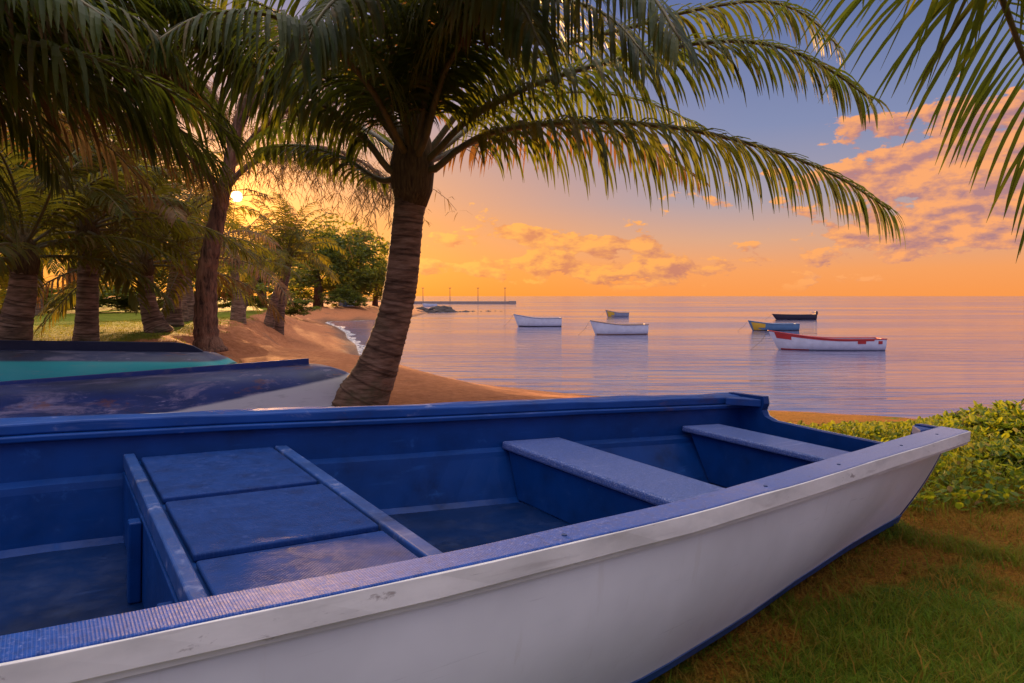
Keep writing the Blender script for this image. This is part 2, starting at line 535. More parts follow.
def terrain(x, y):
    x, y = np.atleast_1d(np.asarray(x, float)), np.atleast_1d(np.asarray(y, float))
    P = np.stack([x, y], 1)
    sd = sdist(P, SHORE)
    sl = sdist(P, LAWN) + 0.35 * wob(x, y, 1.1) + 0.15 * wob(x, y, 3.1, 1.0)
    sp_ = np.maximum(sd, 0)
    left = ss(0.5, -4.5, x)
    up = np.where(sd > 0, sp_ * (0.155 + 0.075 * left), sd * 0.16)
    cap = (-0.12 * ss(8.5, 14, y) - 0.22 * ss(17, 34, y)) * left
    dcap = WZ + up - cap
    h = cap - np.where(dcap > 0.3, 0, np.where(dcap < -0.3, -dcap, (0.3 - dcap) ** 2 / 1.2))
    h = np.maximum(h, WZ - 5)
    wide = 1.0 + 1.6 * ss(9.5, 6.0, y) + 0.9 * ss(10, 20, y)
    wl = ss(-1.0 * wide, 0.25, sl)
    dry = np.clip(sd / 3, 0, 1)
    h = h * (1 - wl) + (LZ - 0.38 * ss(11, 36, y)) * wl + (0.03 * wob(x, y, 0.8, 2) + 0.015 * wob(x, y, 4, 1)) * dry
    lawn = ss(-0.15, 0.35, sl)
    veg = ss(1.5, 2.3, x + 0.3 * wob(x, y, 1.5)) * ss(5.0, 6.6, sd + 0.5 * wob(x, y, 1.2, 3))
    nearg = ss(5.3, 4.3, y - 0.25 * np.maximum(x, 0) + 0.3 * wob(x, y, 1.0))
    gr = np.maximum(np.maximum(veg, lawn), nearg)
    wet = ss(1.3, 0.15, sd + 0.2 * wob(x, y, 1.4))
    dry_ = ss(-0.25, 0.25, -(wob(x, y, 1.5, 0.7) + 0.6 * wob(x, y, 4.3, 2.1)) + 1.0 * ss(2.3, 3.1, y + 0.25 * (x - 1.5)) - 0.12)
    return h, 1 - gr, lawn, wet, sd, sl, dry_


def gz(x, y):
    return float(terrain(x, y)[0][0])


def axis(lo, hi, c0, c1, fine, grow=1.16):
    xs = list(np.arange(c0, c1 + 1e-6, fine))
    s = fine
    while xs[-1] < hi:
        s *= grow
        xs.append(xs[-1] + s)
    s = fine
    while xs[0] > lo:
        s *= grow
        xs.insert(0, xs[0] - s)
    return np.array(xs)


gx, gy = axis(-420, 420, -14, 14, 0.22, 1.10), axis(-120, 600, 0.0, 34, 0.22, 1.07)
XX, YY = np.meshgrid(gx, gy)
h, sand, lawn, wet, sd, sl, dryv = terrain(XX.ravel(), YY.ravel())
me = bpy.data.meshes.new('ground')
nx, ny = len(gx), len(gy)
idx = np.arange(nx * ny).reshape(ny, nx)
faces = np.stack([idx[:-1, :-1], idx[:-1, 1:], idx[1:, 1:], idx[1:, :-1]], -1).reshape(-1, 4)
me.from_pydata(np.stack([XX.ravel(), YY.ravel(), h], 1).tolist(), [], faces.tolist())
for nm, arr in (('sand', sand), ('lawn', lawn), ('wet', wet), ('dry', dryv)):
    a = me.attributes.new(nm, 'FLOAT', 'POINT')
    a.data.foreach_set('value', arr.astype(np.float32))
me.polygons.foreach_set('use_smooth', [True] * len(me.polygons))
me.materials.append(M['ground'])
g = bpy.data.objects.new('ground', me)
COL.objects.link(g)
tag(g, 'brown sand beach and worn grass bank above the shore', kind='structure')

b = MB()
b.quad((-9000, -300, WZ), (9000, -300, WZ), (9000, 14000, WZ), (-9000, 14000, WZ))
tag(b.build('sea', M['water']), 'calm lagoon reflecting the orange and violet sunset sky', kind='structure')

# foam where the wavelets run up the cove
b = MB()
cove = spline([(x, y, 0) for x, y in [(-4.9, 25.6), (-5.8, 27.7), (-7.4, 33), (-8.9, 39), (-11, 45.5), (-12.6, 51.7), (-16, 62), (-19.5, 71), (-20.2, 74.5), (-18, 77), (-14.7, 80.3)]], 90)
for i in range(89):
    p, q = cove[i], cove[i + 1]
    n = Vector((q.y - p.y, -(q.x - p.x), 0)).normalized()
    w0 = 0.55 * (0.28 + 0.35 * abs(math.sin(i * 0.33)) + 0.2 * math.sin(i * 1.1)) * (0.7 + p.y / 60)
    w1 = 0.55 * (0.28 + 0.35 * abs(math.sin((i + 1) * 0.33)) + 0.2 * math.sin((i + 1) * 1.1)) * (0.7 + q.y / 60)
    z = WZ + 0.012
    b.quad((p - n * 0.1) + Vector((0, 0, z)), (q - n * 0.1) + Vector((0, 0, z)), (q + n * w1) + Vector((0, 0, z)), (p + n * w0) + Vector((0, 0, z)))
tag(b.build('shore_foam', M['foam']), 'white foam line where wavelets meet the cove sand', 'foam', kind='stuff')

# ------------------------------------------------------------------ the blue and white boat
DP = 0.39
KS = 1.15


def raydir(px, py):
    cx, cz = (px - CX) / F, -(py - CY) / F
    c, s = math.cos(-PITCH), math.sin(-PITCH)
    return Vector((cx, c - cz * s, s + cz * c))


ax_a = raydir(1511, 345).normalized()
ax_l = -raydir(45, 280)
ax_l = (ax_l - ax_a * ax_l.dot(ax_a)).normalized()
ax_n = ax_a.cross(ax_l)
if ax_n.z < 0:
    ax_n = -ax_n
# boat frame: x along the keel to the stern, y to port (away from the camera), z up
BX, BY, BZ = ax_a, -ax_l, ax_n
T0 = 1.56            # lateral distance of the keel line
org = CAM + (ax_l * (-T0) - ax_n * DP) * KS
boat = empty('wooden_boat', org, 'large blue and white open fishing boat on the grass in the foreground', 'boat')
boat.matrix_world = Matrix(((BX.x, BY.x, BZ.x, org.x), (BX.y, BY.y, BZ.y, org.y), (BX.z, BY.z, BZ.z, org.z), (0, 0, 0, 1)))


def B(s, tt, u):
    """Survey coordinates (station, lateral towards camera, height over gunwale) to boat coordinates."""
    return Vector((s * KS, (-T0 - tt) * KS, u * KS))


ST = 2.69
SN = [-2.9, -2.6, -2.2, -1.7, -1.2, -0.6, 0.0, 0.5, 1.05, 1.44, 1.76, 2.2, 2.74]
NEAR = [-1.53, -1.36, -1.19, -1.03, -0.93, -0.86, -0.835, -0.83, -0.855, -0.895, -0.935, -0.99, -1.06]
FAR = [-1.59, -1.78, -1.97, -2.14, -2.25, -2.325, -2.345, -2.31, -2.235, -2.205, -2.185, -2.13, -2.065]
RAILW = [0.05, 0.065, 0.068, 0.07, 0.07, 0.07, 0.07, 0.066, 0.07, 0.08, 0.088, 0.095, 0.10]
INSN = [0.02, 0.03, 0.05, 0.06, 0.08, 0.085, 0.09, 0.095, 0.112, 0.142, 0.172, 0.198, 0.21]


def near_t(s): return interp(s, SN, NEAR)
def far_t(s): return interp(s, SN, FAR)
def sheer(s): return 0.16 * max(0.0, (-s - 0.6) / 2.3) ** 2


def bot_u(s): return -0.415 + 0.22 * max(0.0, (-s - 1.2) / 1.7) ** 2
def keel_u(s): return bot_u(s) - 0.075


NST = 60
stations = [-2.88 + (ST + 2.88) * i / NST for i in range(NST + 1)]


def section_outer(s):
    """near rail underside -> chine -> keel -> far side, outside skin."""
    n_, f_, sh, bu = near_t(s), far_t(s), sheer(s), bot_u(s)
    ins = interp(s, SN, INSN)
    pts = []
    ntop, ftop = n_ - 0.016 - 0.045 * sstep(1.9, 2.7, s), f_ + 0.016
    nb, fb = n_ - ins, f_ + ins
    half = (n_ - f_) / 2
    aft = sstep(1.5, 2.65, s)
    rv, rb = 0.03 + 0.018 * aft, 0.05 + 0.02 * aft
    if nb - fb < 0.03:
        mid = (n_ + f_) / 2
        nb, fb = mid + 0.015, mid - 0.015
    utop = sh - 0.03
    # side: slightly convex
    for k in range(0, 9):
        q = k / 8
        bulge = (0.030 - 0.018 * aft) * math.sin(math.pi * q) * min(1, half / 0.5)
        pts.append((ntop + (nb - ntop) * q + bulge, utop + (bu + rv - utop) * q))
    for k in range(1, 5):   # turn of the bilge
        q = k / 4 * math.pi / 2
        rr = min(rb, (nb - fb) * 0.3)
        pts.append((nb - rr + rr * math.cos(q), bu + rv - rv * math.sin(q)))
    mid = (nb + fb) / 2
    kw = min(0.025, (nb - fb) * 0.2)
    pts += [(mid + kw, keel_u(s) + 0.03), (mid + kw, keel_u(s)), (mid - kw, keel_u(s)), (mid - kw, keel_u(s) + 0.03)]
    for k in range(4, 0, -1):
        q = k / 4 * math.pi / 2
        rr = min(rb, (nb - fb) * 0.3)
        pts.append((fb + rr - rr * math.cos(q), bu + rv - rv * math.sin(q)))
    for k in range(8, -1, -1):
        q = k / 8
        bulge = (0.030 - 0.018 * aft) * math.sin(math.pi * q) * min(1, half / 0.5)
        pts.append((ftop + (fb - ftop) * q - bulge, utop + (bu + rv - utop) * q))
    return pts


b = MB()
rings = []
for s in stations:
    # transom is raked: lower points lie further aft/forward a little
    rings.append([B(s - (0.02 * (u / -0.4) if s > ST - 0.05 else 0), tt, u) for tt, u in section_outer(s)])
b.loft(rings, closed=False)
hull = b.build('hull', M['white'], boat, smooth=True, normals=True)

# boot stripe along the chine (near and far), proud of the hull
for side in (0, 1):
    b = MB()
    rings = []
    for s in stations:
        sec = section_outer(s)
        if side: sec = sec[::-1]
        sg = -1 if side else 1
        pts = [sec[7], sec[8], sec[9], sec[10], sec[11], sec[12]]
        q0 = Vector(sec[8]).lerp(Vector(sec[7]), 0.2)
        outp = [(q0[0] + 0.003 * sg, q0[1])] + [(p[0] + 0.0035 * sg, p[1] - 0.002) for p in pts[1:]]
        inn = [(p[0] - 0.01 * sg, p[1] + 0.012) for p in outp][::-1]
        rings.append([B(s, tt, u) for tt, u in outp + inn])
    b.loft(rings, closed=True)
    b.build('boot_stripe', M['boot'], boat, smooth=False, normals=True)


# inside skin: side walls with a ledge, floor
def inner_section(s):
    n_, f_, sh = near_t(s), far_t(s), sheer(s)
    w = interp(s, SN, RAILW)
    ins = interp(s, SN, INSN)
    fl = max(-0.355, bot_u(s) + 0.05)
    ni, fi = n_ - w + 0.012, f_ + w - 0.02
    lg = sh - 0.165
    hs = n_ - 0.061 - 0.42 * (ins - 0.05) - 0.022          # stay inside the flare of the side
    k1 = min(ni - 0.02, hs)
    pts = [(min(ni, n_ - 0.09), sh - 0.012), (k1, lg), (k1 - 0.025, lg - 0.012), (k1 - 0.03, lg - 0.03), (min(k1 - 0.03, n_ - ins - 0.04), fl + 0.02), (min(k1 - 0.05, n_ - ins - 0.07), fl),
           (max(fi + 0.07, f_ + ins + 0.06), fl), (max(fi + 0.05, f_ + ins + 0.03), fl + 0.02), (fi + 0.05, lg - 0.03), (fi + 0.045, lg - 0.012), (fi + 0.02, lg), (fi, sh - 0.012)]
    mid = (n_ + f_) / 2
    out = []
    for i, (tt, u) in enumerate(pts):
        if i < 6: tt = max(tt, mid + 0.004)
        else: tt = min(tt, mid - 0.004)
        out.append((tt, u))
    return out


b = MB()
b.loft([[B(s, tt, u) for tt, u in inner_section(s)] for s in [x for x in stations if x < ST - 0.03] + [ST - 0.03]], closed=False)
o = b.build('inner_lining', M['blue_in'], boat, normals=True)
sol = o.modifiers.new('solid', 'SOLIDIFY')
sol.thickness = 0.004
sol.offset = 0


b = MB()
rings = []
for s in [x for x in stations if -2.2 < x < ST - 0.06]:
    ins = interp(s, SN, INSN)
    a_, c_ = near_t(s) - ins - 0.075, far_t(s) + ins + 0.075
    fz = max(-0.355, bot_u(s) + 0.05)
    rings.append([B(s, a_, fz + 0.004), B(s, c_, fz + 0.004), B(s, c_, fz + 0.014), B(s, a_, fz + 0.014)])
b.loft(rings, closed=True)
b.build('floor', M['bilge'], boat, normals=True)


# gunwale rails
def rail(side, name, matl, prof):
    b = MB()
    rings = []
    ss_ = stations + [ST + 0.022]
    for s in ss_:
        rings.append([B(s, tt, u) for tt, u in prof(s)])
    b.loft(rings, closed=True)
    return b.build(name, matl, boat, normals=True)


def jit(s, k):
    return 0.0025 * math.sin(s * 9 + k) + 0.0015 * math.sin(s * 23 + 2 * k)


def near_top(s):
    n_, w, sh = near_t(s), interp(s, SN, RAILW), sheer(s)
    return [(n_ - 0.004 + jit(s, 0) * 0.6, sh + 0.0015), (n_ - 0.004, sh - 0.012), (n_ - w, sh - 0.012), (n_ - w + jit(s, 3) * 0.5, sh + 0.001)]


def near_strake(s):
    n_, sh = near_t(s), sheer(s)
    return [(n_ + jit(s, 1) * 0.4, sh - 0.001), (n_ + 0.002 + jit(s, 5) * 0.4, sh - 0.036), (n_ - 0.014, sh - 0.04), (n_ - 0.024, sh - 0.015), (n_ - 0.0045, sh - 0.0135), (n_ - 0.0045 + jit(s, 0) * 0.6, sh - 0.001)]


def near_lip(s):
    n_, sh = near_t(s), sheer(s)
    return [(n_ - 0.006, sh - 0.0375), (n_ - 0.007, sh - 0.0475), (n_ - 0.02, sh - 0.052), (n_ - 0.022, sh - 0.042)]


def far_rail(s):
    f_, sh, w = far_t(s), sheer(s), interp(s, SN, RAILW)
    return [(f_, sh + jit(s, 2)), (f_, sh - 0.036), (f_ + w, sh - 0.036), (f_ + w, sh - 0.004 + jit(s, 6) * 0.6), (f_ + w - 0.03, sh + 0.001 + jit(s, 6) * 0.6)]


def far_stringer(s):
    f_, sh, w = far_t(s), sheer(s), interp(s, SN, RAILW)
    return [(f_ + w - 0.03, sh - 0.037), (f_ + w - 0.03, sh - 0.058), (f_ + w + 0.006, sh - 0.056), (f_ + w + 0.008, sh - 0.040), (f_ + w - 0.004, sh - 0.037)]


def far_strake(s):
    f_, sh = far_t(s), sheer(s)
    return [(f_ + 0.003, sh - 0.037), (f_ - 0.010, sh - 0.002), (f_ - 0.012, sh - 0.045), (f_ + 0.02, sh - 0.045)]


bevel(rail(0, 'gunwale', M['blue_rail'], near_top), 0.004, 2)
bevel(rail(0, 'rubbing_strake', M['white_rail'], near_strake), 0.004, 2)
rail(0, 'strake_lip', M['white_rail'], near_lip)
bevel(rail(1, 'gunwale', M['blue_far'], far_rail), 0.006, 2)
bevel(rail(1, 'stringer', M['blue_far'], far_stringer), 0.004, 2)
bevel(rail(1, 'rubbing_strake', M['white_rail'], far_strake), 0.004, 2)

# transom with its outboard cut-out
n_, f_ = near_t(ST), far_t(ST)
sec = section_outer(ST)
outl = [(tt, u) for tt, u in sec]
ctop = [(f_ + 0.02, 0.006), (-1.90, 0.010), (-1.866, 0.012), (-1.858, -0.02), (-1.868, -0.05), (-1.853, -0.075), (-1.81, -0.089), (-1.6, -0.094), (-1.36, -0.096), (-1.26, -0.094), (-1.238, -0.07), (-1.228, -0.03), (-1.218, 0.001), (-1.16, 0.001), (n_ - 0.03, -0.003)]
poly = outl + ctop
TH = 0.036
b = MB()
k0 = len(poly)
fr = [B(ST - TH, tt, u) for tt, u in poly]
bk = [B(ST, tt, u) for tt, u in poly]
b.v = [tuple(p) for p in fr + bk]
b.f = [tuple(range(k0)), tuple(range(2 * k0 - 1, k0 - 1, -1))] + [(i, (i + 1) % k0, (i + 1) % k0 + k0, i + k0) for i in range(k0)]
me = bpy.data.meshes.new('transom')
me.from_pydata(b.v, [], b.f)
import bmesh
bm = bmesh.new()
bm.from_mesh(me)
bmesh.ops.triangulate(bm, faces=[f for f in bm.faces if len(f.verts) > 4])
bmesh.ops.recalc_face_normals(bm, faces=bm.faces)
bm.to_mesh(me)
bm.free()
me.materials.append(M['blue_in'])
o = bpy.data.objects.new('transom', me)
COL.objects.link(o)
o.parent = boat
# outside of the transom is white: a thin sheet proud of it
b = MB()
b.v = [tuple(B(ST + 0.003, tt, u)) for tt, u in poly] + [tuple(B(ST + 0.006, tt, u)) for tt, u in poly]
b.f = [tuple(range(2 * k0 - 1, k0 - 1, -1))] + [(i, (i + 1) % k0, (i + 1) % k0 + k0, i + k0) for i in range(k0)]
b.build('transom_skin', M['white'], boat, normals=True)
# quarter knees at the stern corners
for pts in ([(ST - TH - 0.003, n_ - 0.1), (ST - TH - 0.003, -1.225), (ST - 0.13, n_ - 0.1)], [(ST - TH - 0.003, f_ + 0.1), (ST - TH - 0.003, -1.872), (ST - 0.16, f_ + 0.1)]):
    b = MB()
    lo = [B(s, tt, -0.036) for s, tt in pts]
    hi = [B(s, tt, -0.003) for s, tt in pts]
    b.v = [tuple(p) for p in lo + hi]
    b.f = [(0, 1, 2), (3, 4, 5), (0, 1, 4, 3), (1, 2, 5, 4), (2, 0, 3, 5)]
    bevel(b.build('quarter_knee', M['blue_far'], boat, normals=True), 0.004)


def slab(name, s0, s1, u0, u1, matl, parent=boat, tn=None, tf=None, bev=0.006, inset=0.0):
    """A crosswise board that fits between the inner walls."""
    b = MB()
    rings = []
    for s in (s0, s1):
        w = interp(s, SN, RAILW)
        a = (near_t(s) - w - 0.006 - inset) if tn is None else tn
        c = (far_t(s) + w + 0.006 + inset) if tf is None else tf
        a0, c0 = a, c
        if u0 < -0.3:           # boards that stand on the floor follow the flare of the sides
            ins = interp(s, SN, INSN)
            a0, c0 = min(a, near_t(s) - ins - 0.05), max(c, far_t(s) + ins + 0.05)
        rings.append([B(s, a0, u0), B(s, c0, u0), B(s, c, u1), B(s, a, u1)])
    b.loft(rings, closed=True)
    o = b.build(name, matl, parent, normals=True)
    if bev: bevel(o, bev, 3)
    return o


FLU = -0.342
# thwarts
t2 = slab('thwart', 1.425, 1.685, -0.172, -0.14, M['blue_seat'], bev=0.012)
slab('seat_front', 1.437, 1.462, FLU + 0.002, -0.174, M['blue_in'], parent=t2, inset=0.03, bev=0.004)
slab('seat_back', 1.648, 1.672, FLU + 0.002, -0.174, M['blue_in'], parent=t2, inset=0.03, bev=0.004)
t3 = slab('thwart', 2.30, 2.515, -0.148, -0.122, M['blue_seat'], bev=0.010)
slab('seat_front', 2.32, 2.345, FLU + 0.002, -0.150, M['blue_in'], parent=t3, inset=0.03, bev=0.004)
b = MB()
c = B(2.318, -1.52, -0.27)
b.tube([c + Vector((-0.012, 0, 0)), c + Vector((0.004, 0, 0))], 0.016, 14)
b.build('drain_light_disc', M['drain_light'], t3)  # yellow disc: light glimpsed through the drain hole, painted as colour

# fore deck hatch: three tread boards between two battens, over a bulkhead
deck = slab('deck_frame', 0.205, 0.632, -0.150, -0.131, M['blue_in'], bev=0)
NB, FB = near_t(0.4) - 0.09, far_t(0.4) + 0.09
for (ta, tb_, zt) in ((NB, -1.346, -0.1175), (-1.366, -1.738, -0.1125), (-1.776, FB, -0.1135)):
    b = MB()
    rings = []
    for s in (0.232, 0.606):
        rings.append([B(s, ta, -0.1295), B(s, tb_, -0.1295), B(s, tb_, zt), B(s, ta, zt)])
    b.loft(rings)
    bevel(b.build('hatch_board', M['blue_deck'], deck, normals=True), 0.006, 3)
slab('batten', 0.190, 0.219, -0.150, -0.106, M['batten'], parent=deck, bev=0.006)
slab('batten', 0.612, 0.650, -0.150, -0.110, M['batten'], parent=deck, bev=0.006)
slab('bulkhead', 0.186, 0.202, FLU + 0.002, -0.152, M['blue_in'], parent=deck, inset=0.03, bev=0.003)
slab('bulkhead', 0.618, 0.634, FLU + 0.002, -0.152, M['blue_in'], parent=deck, inset=0.03, bev=0.003)
for tt in (-1.25, -1.75):
    b = MB()
    b.loft([[B(s, tt - 0.02, FLU + 0.002), B(s, tt + 0.02, FLU + 0.002), B(s, tt + 0.02, -0.152), B(s, tt - 0.02, -0.152)] for s in (0.158, 0.184)])
    bevel(b.build('stiffener', M['blue_in'], deck, normals=True), 0.004)
# bow thwart and ribs in the forward well, out of most of the view
slab('thwart', -1.15, -0.90, -0.165, -0.14, M['blue_seat'], bev=0.012)
for s in (-0.45,):
    b = MB()
    secs = []
    for q in (s - 0.016, s + 0.016):
        fi = far_t(q) + interp(q, SN, RAILW)
        secs.append([B(q, fi + 0.036, -0.196), B(q, fi + 0.042, -0.35), B(q, fi + 0.062, -0.353), B(q, fi + 0.052, -0.196)])
    b.loft(secs)
    b.build('rib', M['blue_in'], boat, normals=True)
# screw heads / bolt marks in the near rail
for s, off in ((1.33, 0.03), (1.71, 0.035), (2.16, 0.04), (0.72, 0.03), (2.5, 0.045)):
    b = MB()
    c = B(s, near_t(s) - off, 0.0012)
    b.tube([c, c + Vector((0, 0, 0.0022))], 0.0055, 10)
    b.build('bolt', M['boot'], boat)
# timber chocks keep her upright
for s in (-0.9, 1.9):
    pw = boat.matrix_world @ B(s, -1.56, keel_u(s))
    zb = gz(pw.x, pw.y)
    if pw.z - zb > 0.01:
        b = MB()
        b.box((-0.35, -0.09, -0.02), (0.35, 0.09, pw.z - zb - 0.002))
        o = b.build('timber_chock', M['timber'], loc=(0, 0, 0))
        o.location = (pw.x, pw.y, zb)
        o.rotation_euler = (0, 0, math.atan2(BY.y, BY.x))
        bevel(o, 0.008)
        tag(o, 'timber chock under the bow end of the foreground boat' if s < 0 else 'timber chock under the stern end of the foreground boat', 'timber block', 'chocks under the foreground boat')


# ------------------------------------------------------------------ overturned boats
def turned_boat(name, stern, bow, height, half, matl, label, skeg, tipcol=None):
    """Boat lying keel up; x runs from stern (0) to bow (L)."""
    stern, bow = Vector(stern), Vector(bow)
    d = bow - stern
    L = d.length
    root = empty(name, (stern.x, stern.y, stern.z), label, 'boat', 'overturned boats on the bank')
    yaw = math.atan2(d.y, d.x)
    root.rotation_euler = (0, -math.asin(d.z / L), yaw)
    rings = []
    n = 44
    for i in range(n + 1):
        q = i / n
        x = q * L
        hw = half * (0.78 + 0.22 * math.sin(math.pi * min(1, q * 1.15) * 0.5)) * (1 - max(0, (q - 0.5) / 0.5) ** 2.4) + 0.01
        hh = height * (1 - 0.5 * max(0, (q - 0.72) / 0.28) ** 2)
        tip = max(0.0, 1 - q / 0.06)          # stern rounds over a little
        hh *= 1 - 0.30 * tip ** 1.6
        ring = []
        for k in range(17):
            a = math.pi * k / 16
            cy, sy = math.cos(a), math.sin(a)
            e = 0.62
            yy = math.copysign(abs(cy) ** e, cy)
            zz = abs(sy) ** 0.80
            flare = 1.0 - 0.14 * zz
            ring.append(Vector((x - 0.05 * (1 - zz) * (1 - q) * 0, yy * hw * flare, zz * hh)))
        rings.append(ring)
    b = MB()
    b.loft(rings, closed=False)
    n0 = len(b.v)
    b.v += [tuple(p) for p in rings[0]]
    b.f.append(tuple(range(n0, n0 + 17)))
    b.build('hull', matl, root, smooth=True, normals=True).data.polygons[-1].use_smooth = False
    # gunwale lying near the ground
    b = MB()
    for sgn in (1, -1):
        b.tube([(r[0].x, (r[0].y + 0.012) * sgn, 0.02) for r in rings], 0.022, 6)
    b.build('gunwale', M['white_rail'], root, smooth=True)
    skeg(root, rings, L, height)
    return root


M['turned_near'] = turned_hull('turned_blue_hull', (0.022, 0.05, 0.21), (0.62, 0.60, 0.57), 0.30, -0.095, (0.30, 0.25, 0.36), 0.55)
M['turned_far'] = turned_hull('turned_teal_hull', (0.04, 0.055, 0.13), (0.006, 0.33, 0.34), 0.32, -0.004, (0.20, 0.18, 0.25), 0.4)
M['skeg_blue'] = paint('skeg_blue_paint', (0.02, 0.05, 0.22), 0.45, 0.4, wear=(0.15, 0.13, 0.22), wear_lo=0.5, wear_hi=0.7, scale=(4, 8, 8), rust=0.8)
M['skeg_dark'] = paint('skeg_dark_paint', (0.012, 0.016, 0.045), 0.5, 0.35, wear=(0.05, 0.045, 0.07), scale=(4, 8, 8))


def skeg_board(x0, x1, h0, h1, mname, curved):
    def f(root, rings, L, height):
        b = MB()
        n = 40
        lo, hi = [], []
        for i in range(n + 1):
            x = x0 + (x1 - x0) * i / n
            j = x / L * 44
            k = min(int(j), 43)
            zt = rings[k][8].z * (1 - (j - k)) + rings[k + 1][8].z * (j - k)
            q = i / n
            hgt = h0 + (h1 - h0) * q
            if curved and q < 0.06:
                hgt *= math.sqrt(max(0.02, q / 0.06))
            lo.append((x, zt - 0.05))
            hi.append((x, zt + hgt))
        rg = [[Vector((l[0], y, z)) for y, z in ((-0.02, l[1]), (0.02, l[1]), (0.016, h[1]), (-0.016, h[1]))] for l, h in zip(lo, hi)]
        b.loft(rg)
        bevel(b.build('skeg', M[mname], root, normals=True), 0.006)
    return f


# near one: dark blue with a white topside band; far one: teal topsides, dark bottom
e1 = at(345, 391, 6.75)
w1 = at(-160, 385, 4.15)
z1a = gz(e1.x, e1.y)
turned_boat('overturned_boat', (e1.x, e1.y, z1a), (w1.x - 1.6, w1.y - 1.0, 0.0), 0.38, 0.62, M['turned_near'], 'worn dark blue overturned boat with a white lower band beside the leaning palm', skeg_board(0.38, 4.3, 0.055, 0.004, 'skeg_blue', False))
e2 = at(230, 356, 7.7)
w2 = at(-100, 345, 7.2)
z2a = gz(e2.x, e2.y)
turned_boat('overturned_boat', (e2.x, e2.y, z2a), (w2.x - 1.4, w2.y, z2a + 0.1), 0.40, 0.6, M['turned_far'], 'teal overturned boat with dark bottom and black keel, farther back under the palms', skeg_board(0.30, 4.4, 0.105, 0.10, 'skeg_dark', True))


# ------------------------------------------------------------------ palms
def near_sun(p):
    d = (p - CAM).normalized()
    return d.dot(SUN) > math.cos(R(0.75))


def frond(name, root, base, pts, L, n, matl, droop=1.0, width=0.022, segs=4, sides=True, rr=0.022, seed=0, start=0.16, spread=1.0):
    """pts: world points of the rachis. L: longest leaflet. n: leaflets a side."""
    rd = random.Random(seed)
    P = spline(pts, 26)
    cum = [0.0]
    for i in range(1, len(P)):
        cum.append(cum[-1] + (P[i] - P[i - 1]).length)
    tot = cum[-1]

    def where(s):
        d = s * tot
        for i in range(1, len(P)):
            if cum[i] >= d or i == len(P) - 1:
                q = (d - cum[i - 1]) / max(1e-6, cum[i] - cum[i - 1])
                return P[i - 1].lerp(P[i], q), (P[i] - P[i - 1]).normalized()
    st = MB()
    st.tube([p - base for p in P], [rr * (1.5 if i < 2 else 1.0) * (1 - 0.86 * i / 25) + 0.0025 for i in range(26)], 6)
    so = st.build('frond', M['stalk'], root, smooth=True)
    lf = MB()
    zup = Vector((0, 0, 1))
    for i in range(n):
        s0 = start + (0.995 - start) * (i + 0.5) / n
        lenq = min(1.0, 0.55 + 2.2 * (s0 - start)) * (1 - 0.62 * max(0, (s0 - 0.45) / 0.55) ** 1.6)
        for side in (-1, 1):
            s = s0 + rd.uniform(-0.3, 0.3) / n
            if rd.random() < 0.035: continue
            p, T = where(min(max(s, 0), 1))
            S = T.cross(zup)
            if S.length < 0.25:
                S = T.cross(Vector((0.5, -0.8, 0.2)))
            S.normalize()
            Nn = S.cross(T).normalized()
            ang = R(62 - 40 * max(0, s0 - 0.3)) * spread + rd.uniform(-0.1, 0.1)
            lift = rd.uniform(-0.12, 0.14)
            d = (T * math.cos(ang) + S * side * math.sin(ang) + Nn * lift).normalized()
            ll = L * lenq * rd.uniform(0.82, 1.08)
            sg = ll / segs
            dr = droop * rd.uniform(0.75, 1.25)
            w = width * rd.uniform(0.8, 1.15)
            prev = None
            q = p + S * side * 0.004
            if near_sun(q + d * ll * 0.5) or near_sun(q): continue
            wd0 = (T - d * T.dot(d)).normalized()
            n0 = len(lf.v)
            for k in range(segs + 1):
                f = k / segs
                ww = w * (0.45 + 1.1 * f if f < 0.3 else (0.78 + 0.22 * (1 - f)) if f < 0.75 else max(0.06, (1 - f) * 3.3)) * 0.5
                lf.v += [q - wd0 * ww - base, q + wd0 * ww - base]
                if k:
                    a = n0 + 2 * k
                    lf.f.append((a - 2, a - 1, a + 1, a))
                q = q + d * sg
                d = (d + Vector((0, 0, -1)) * dr * (0.20 + 0.34 * f) * (4 / segs)).normalized()
                wd = wd0 - d * wd0.dot(d)
                if wd.length > 0.1: wd0 = wd.normalized()
    lf.build('leaflets', matl, so)
    return so


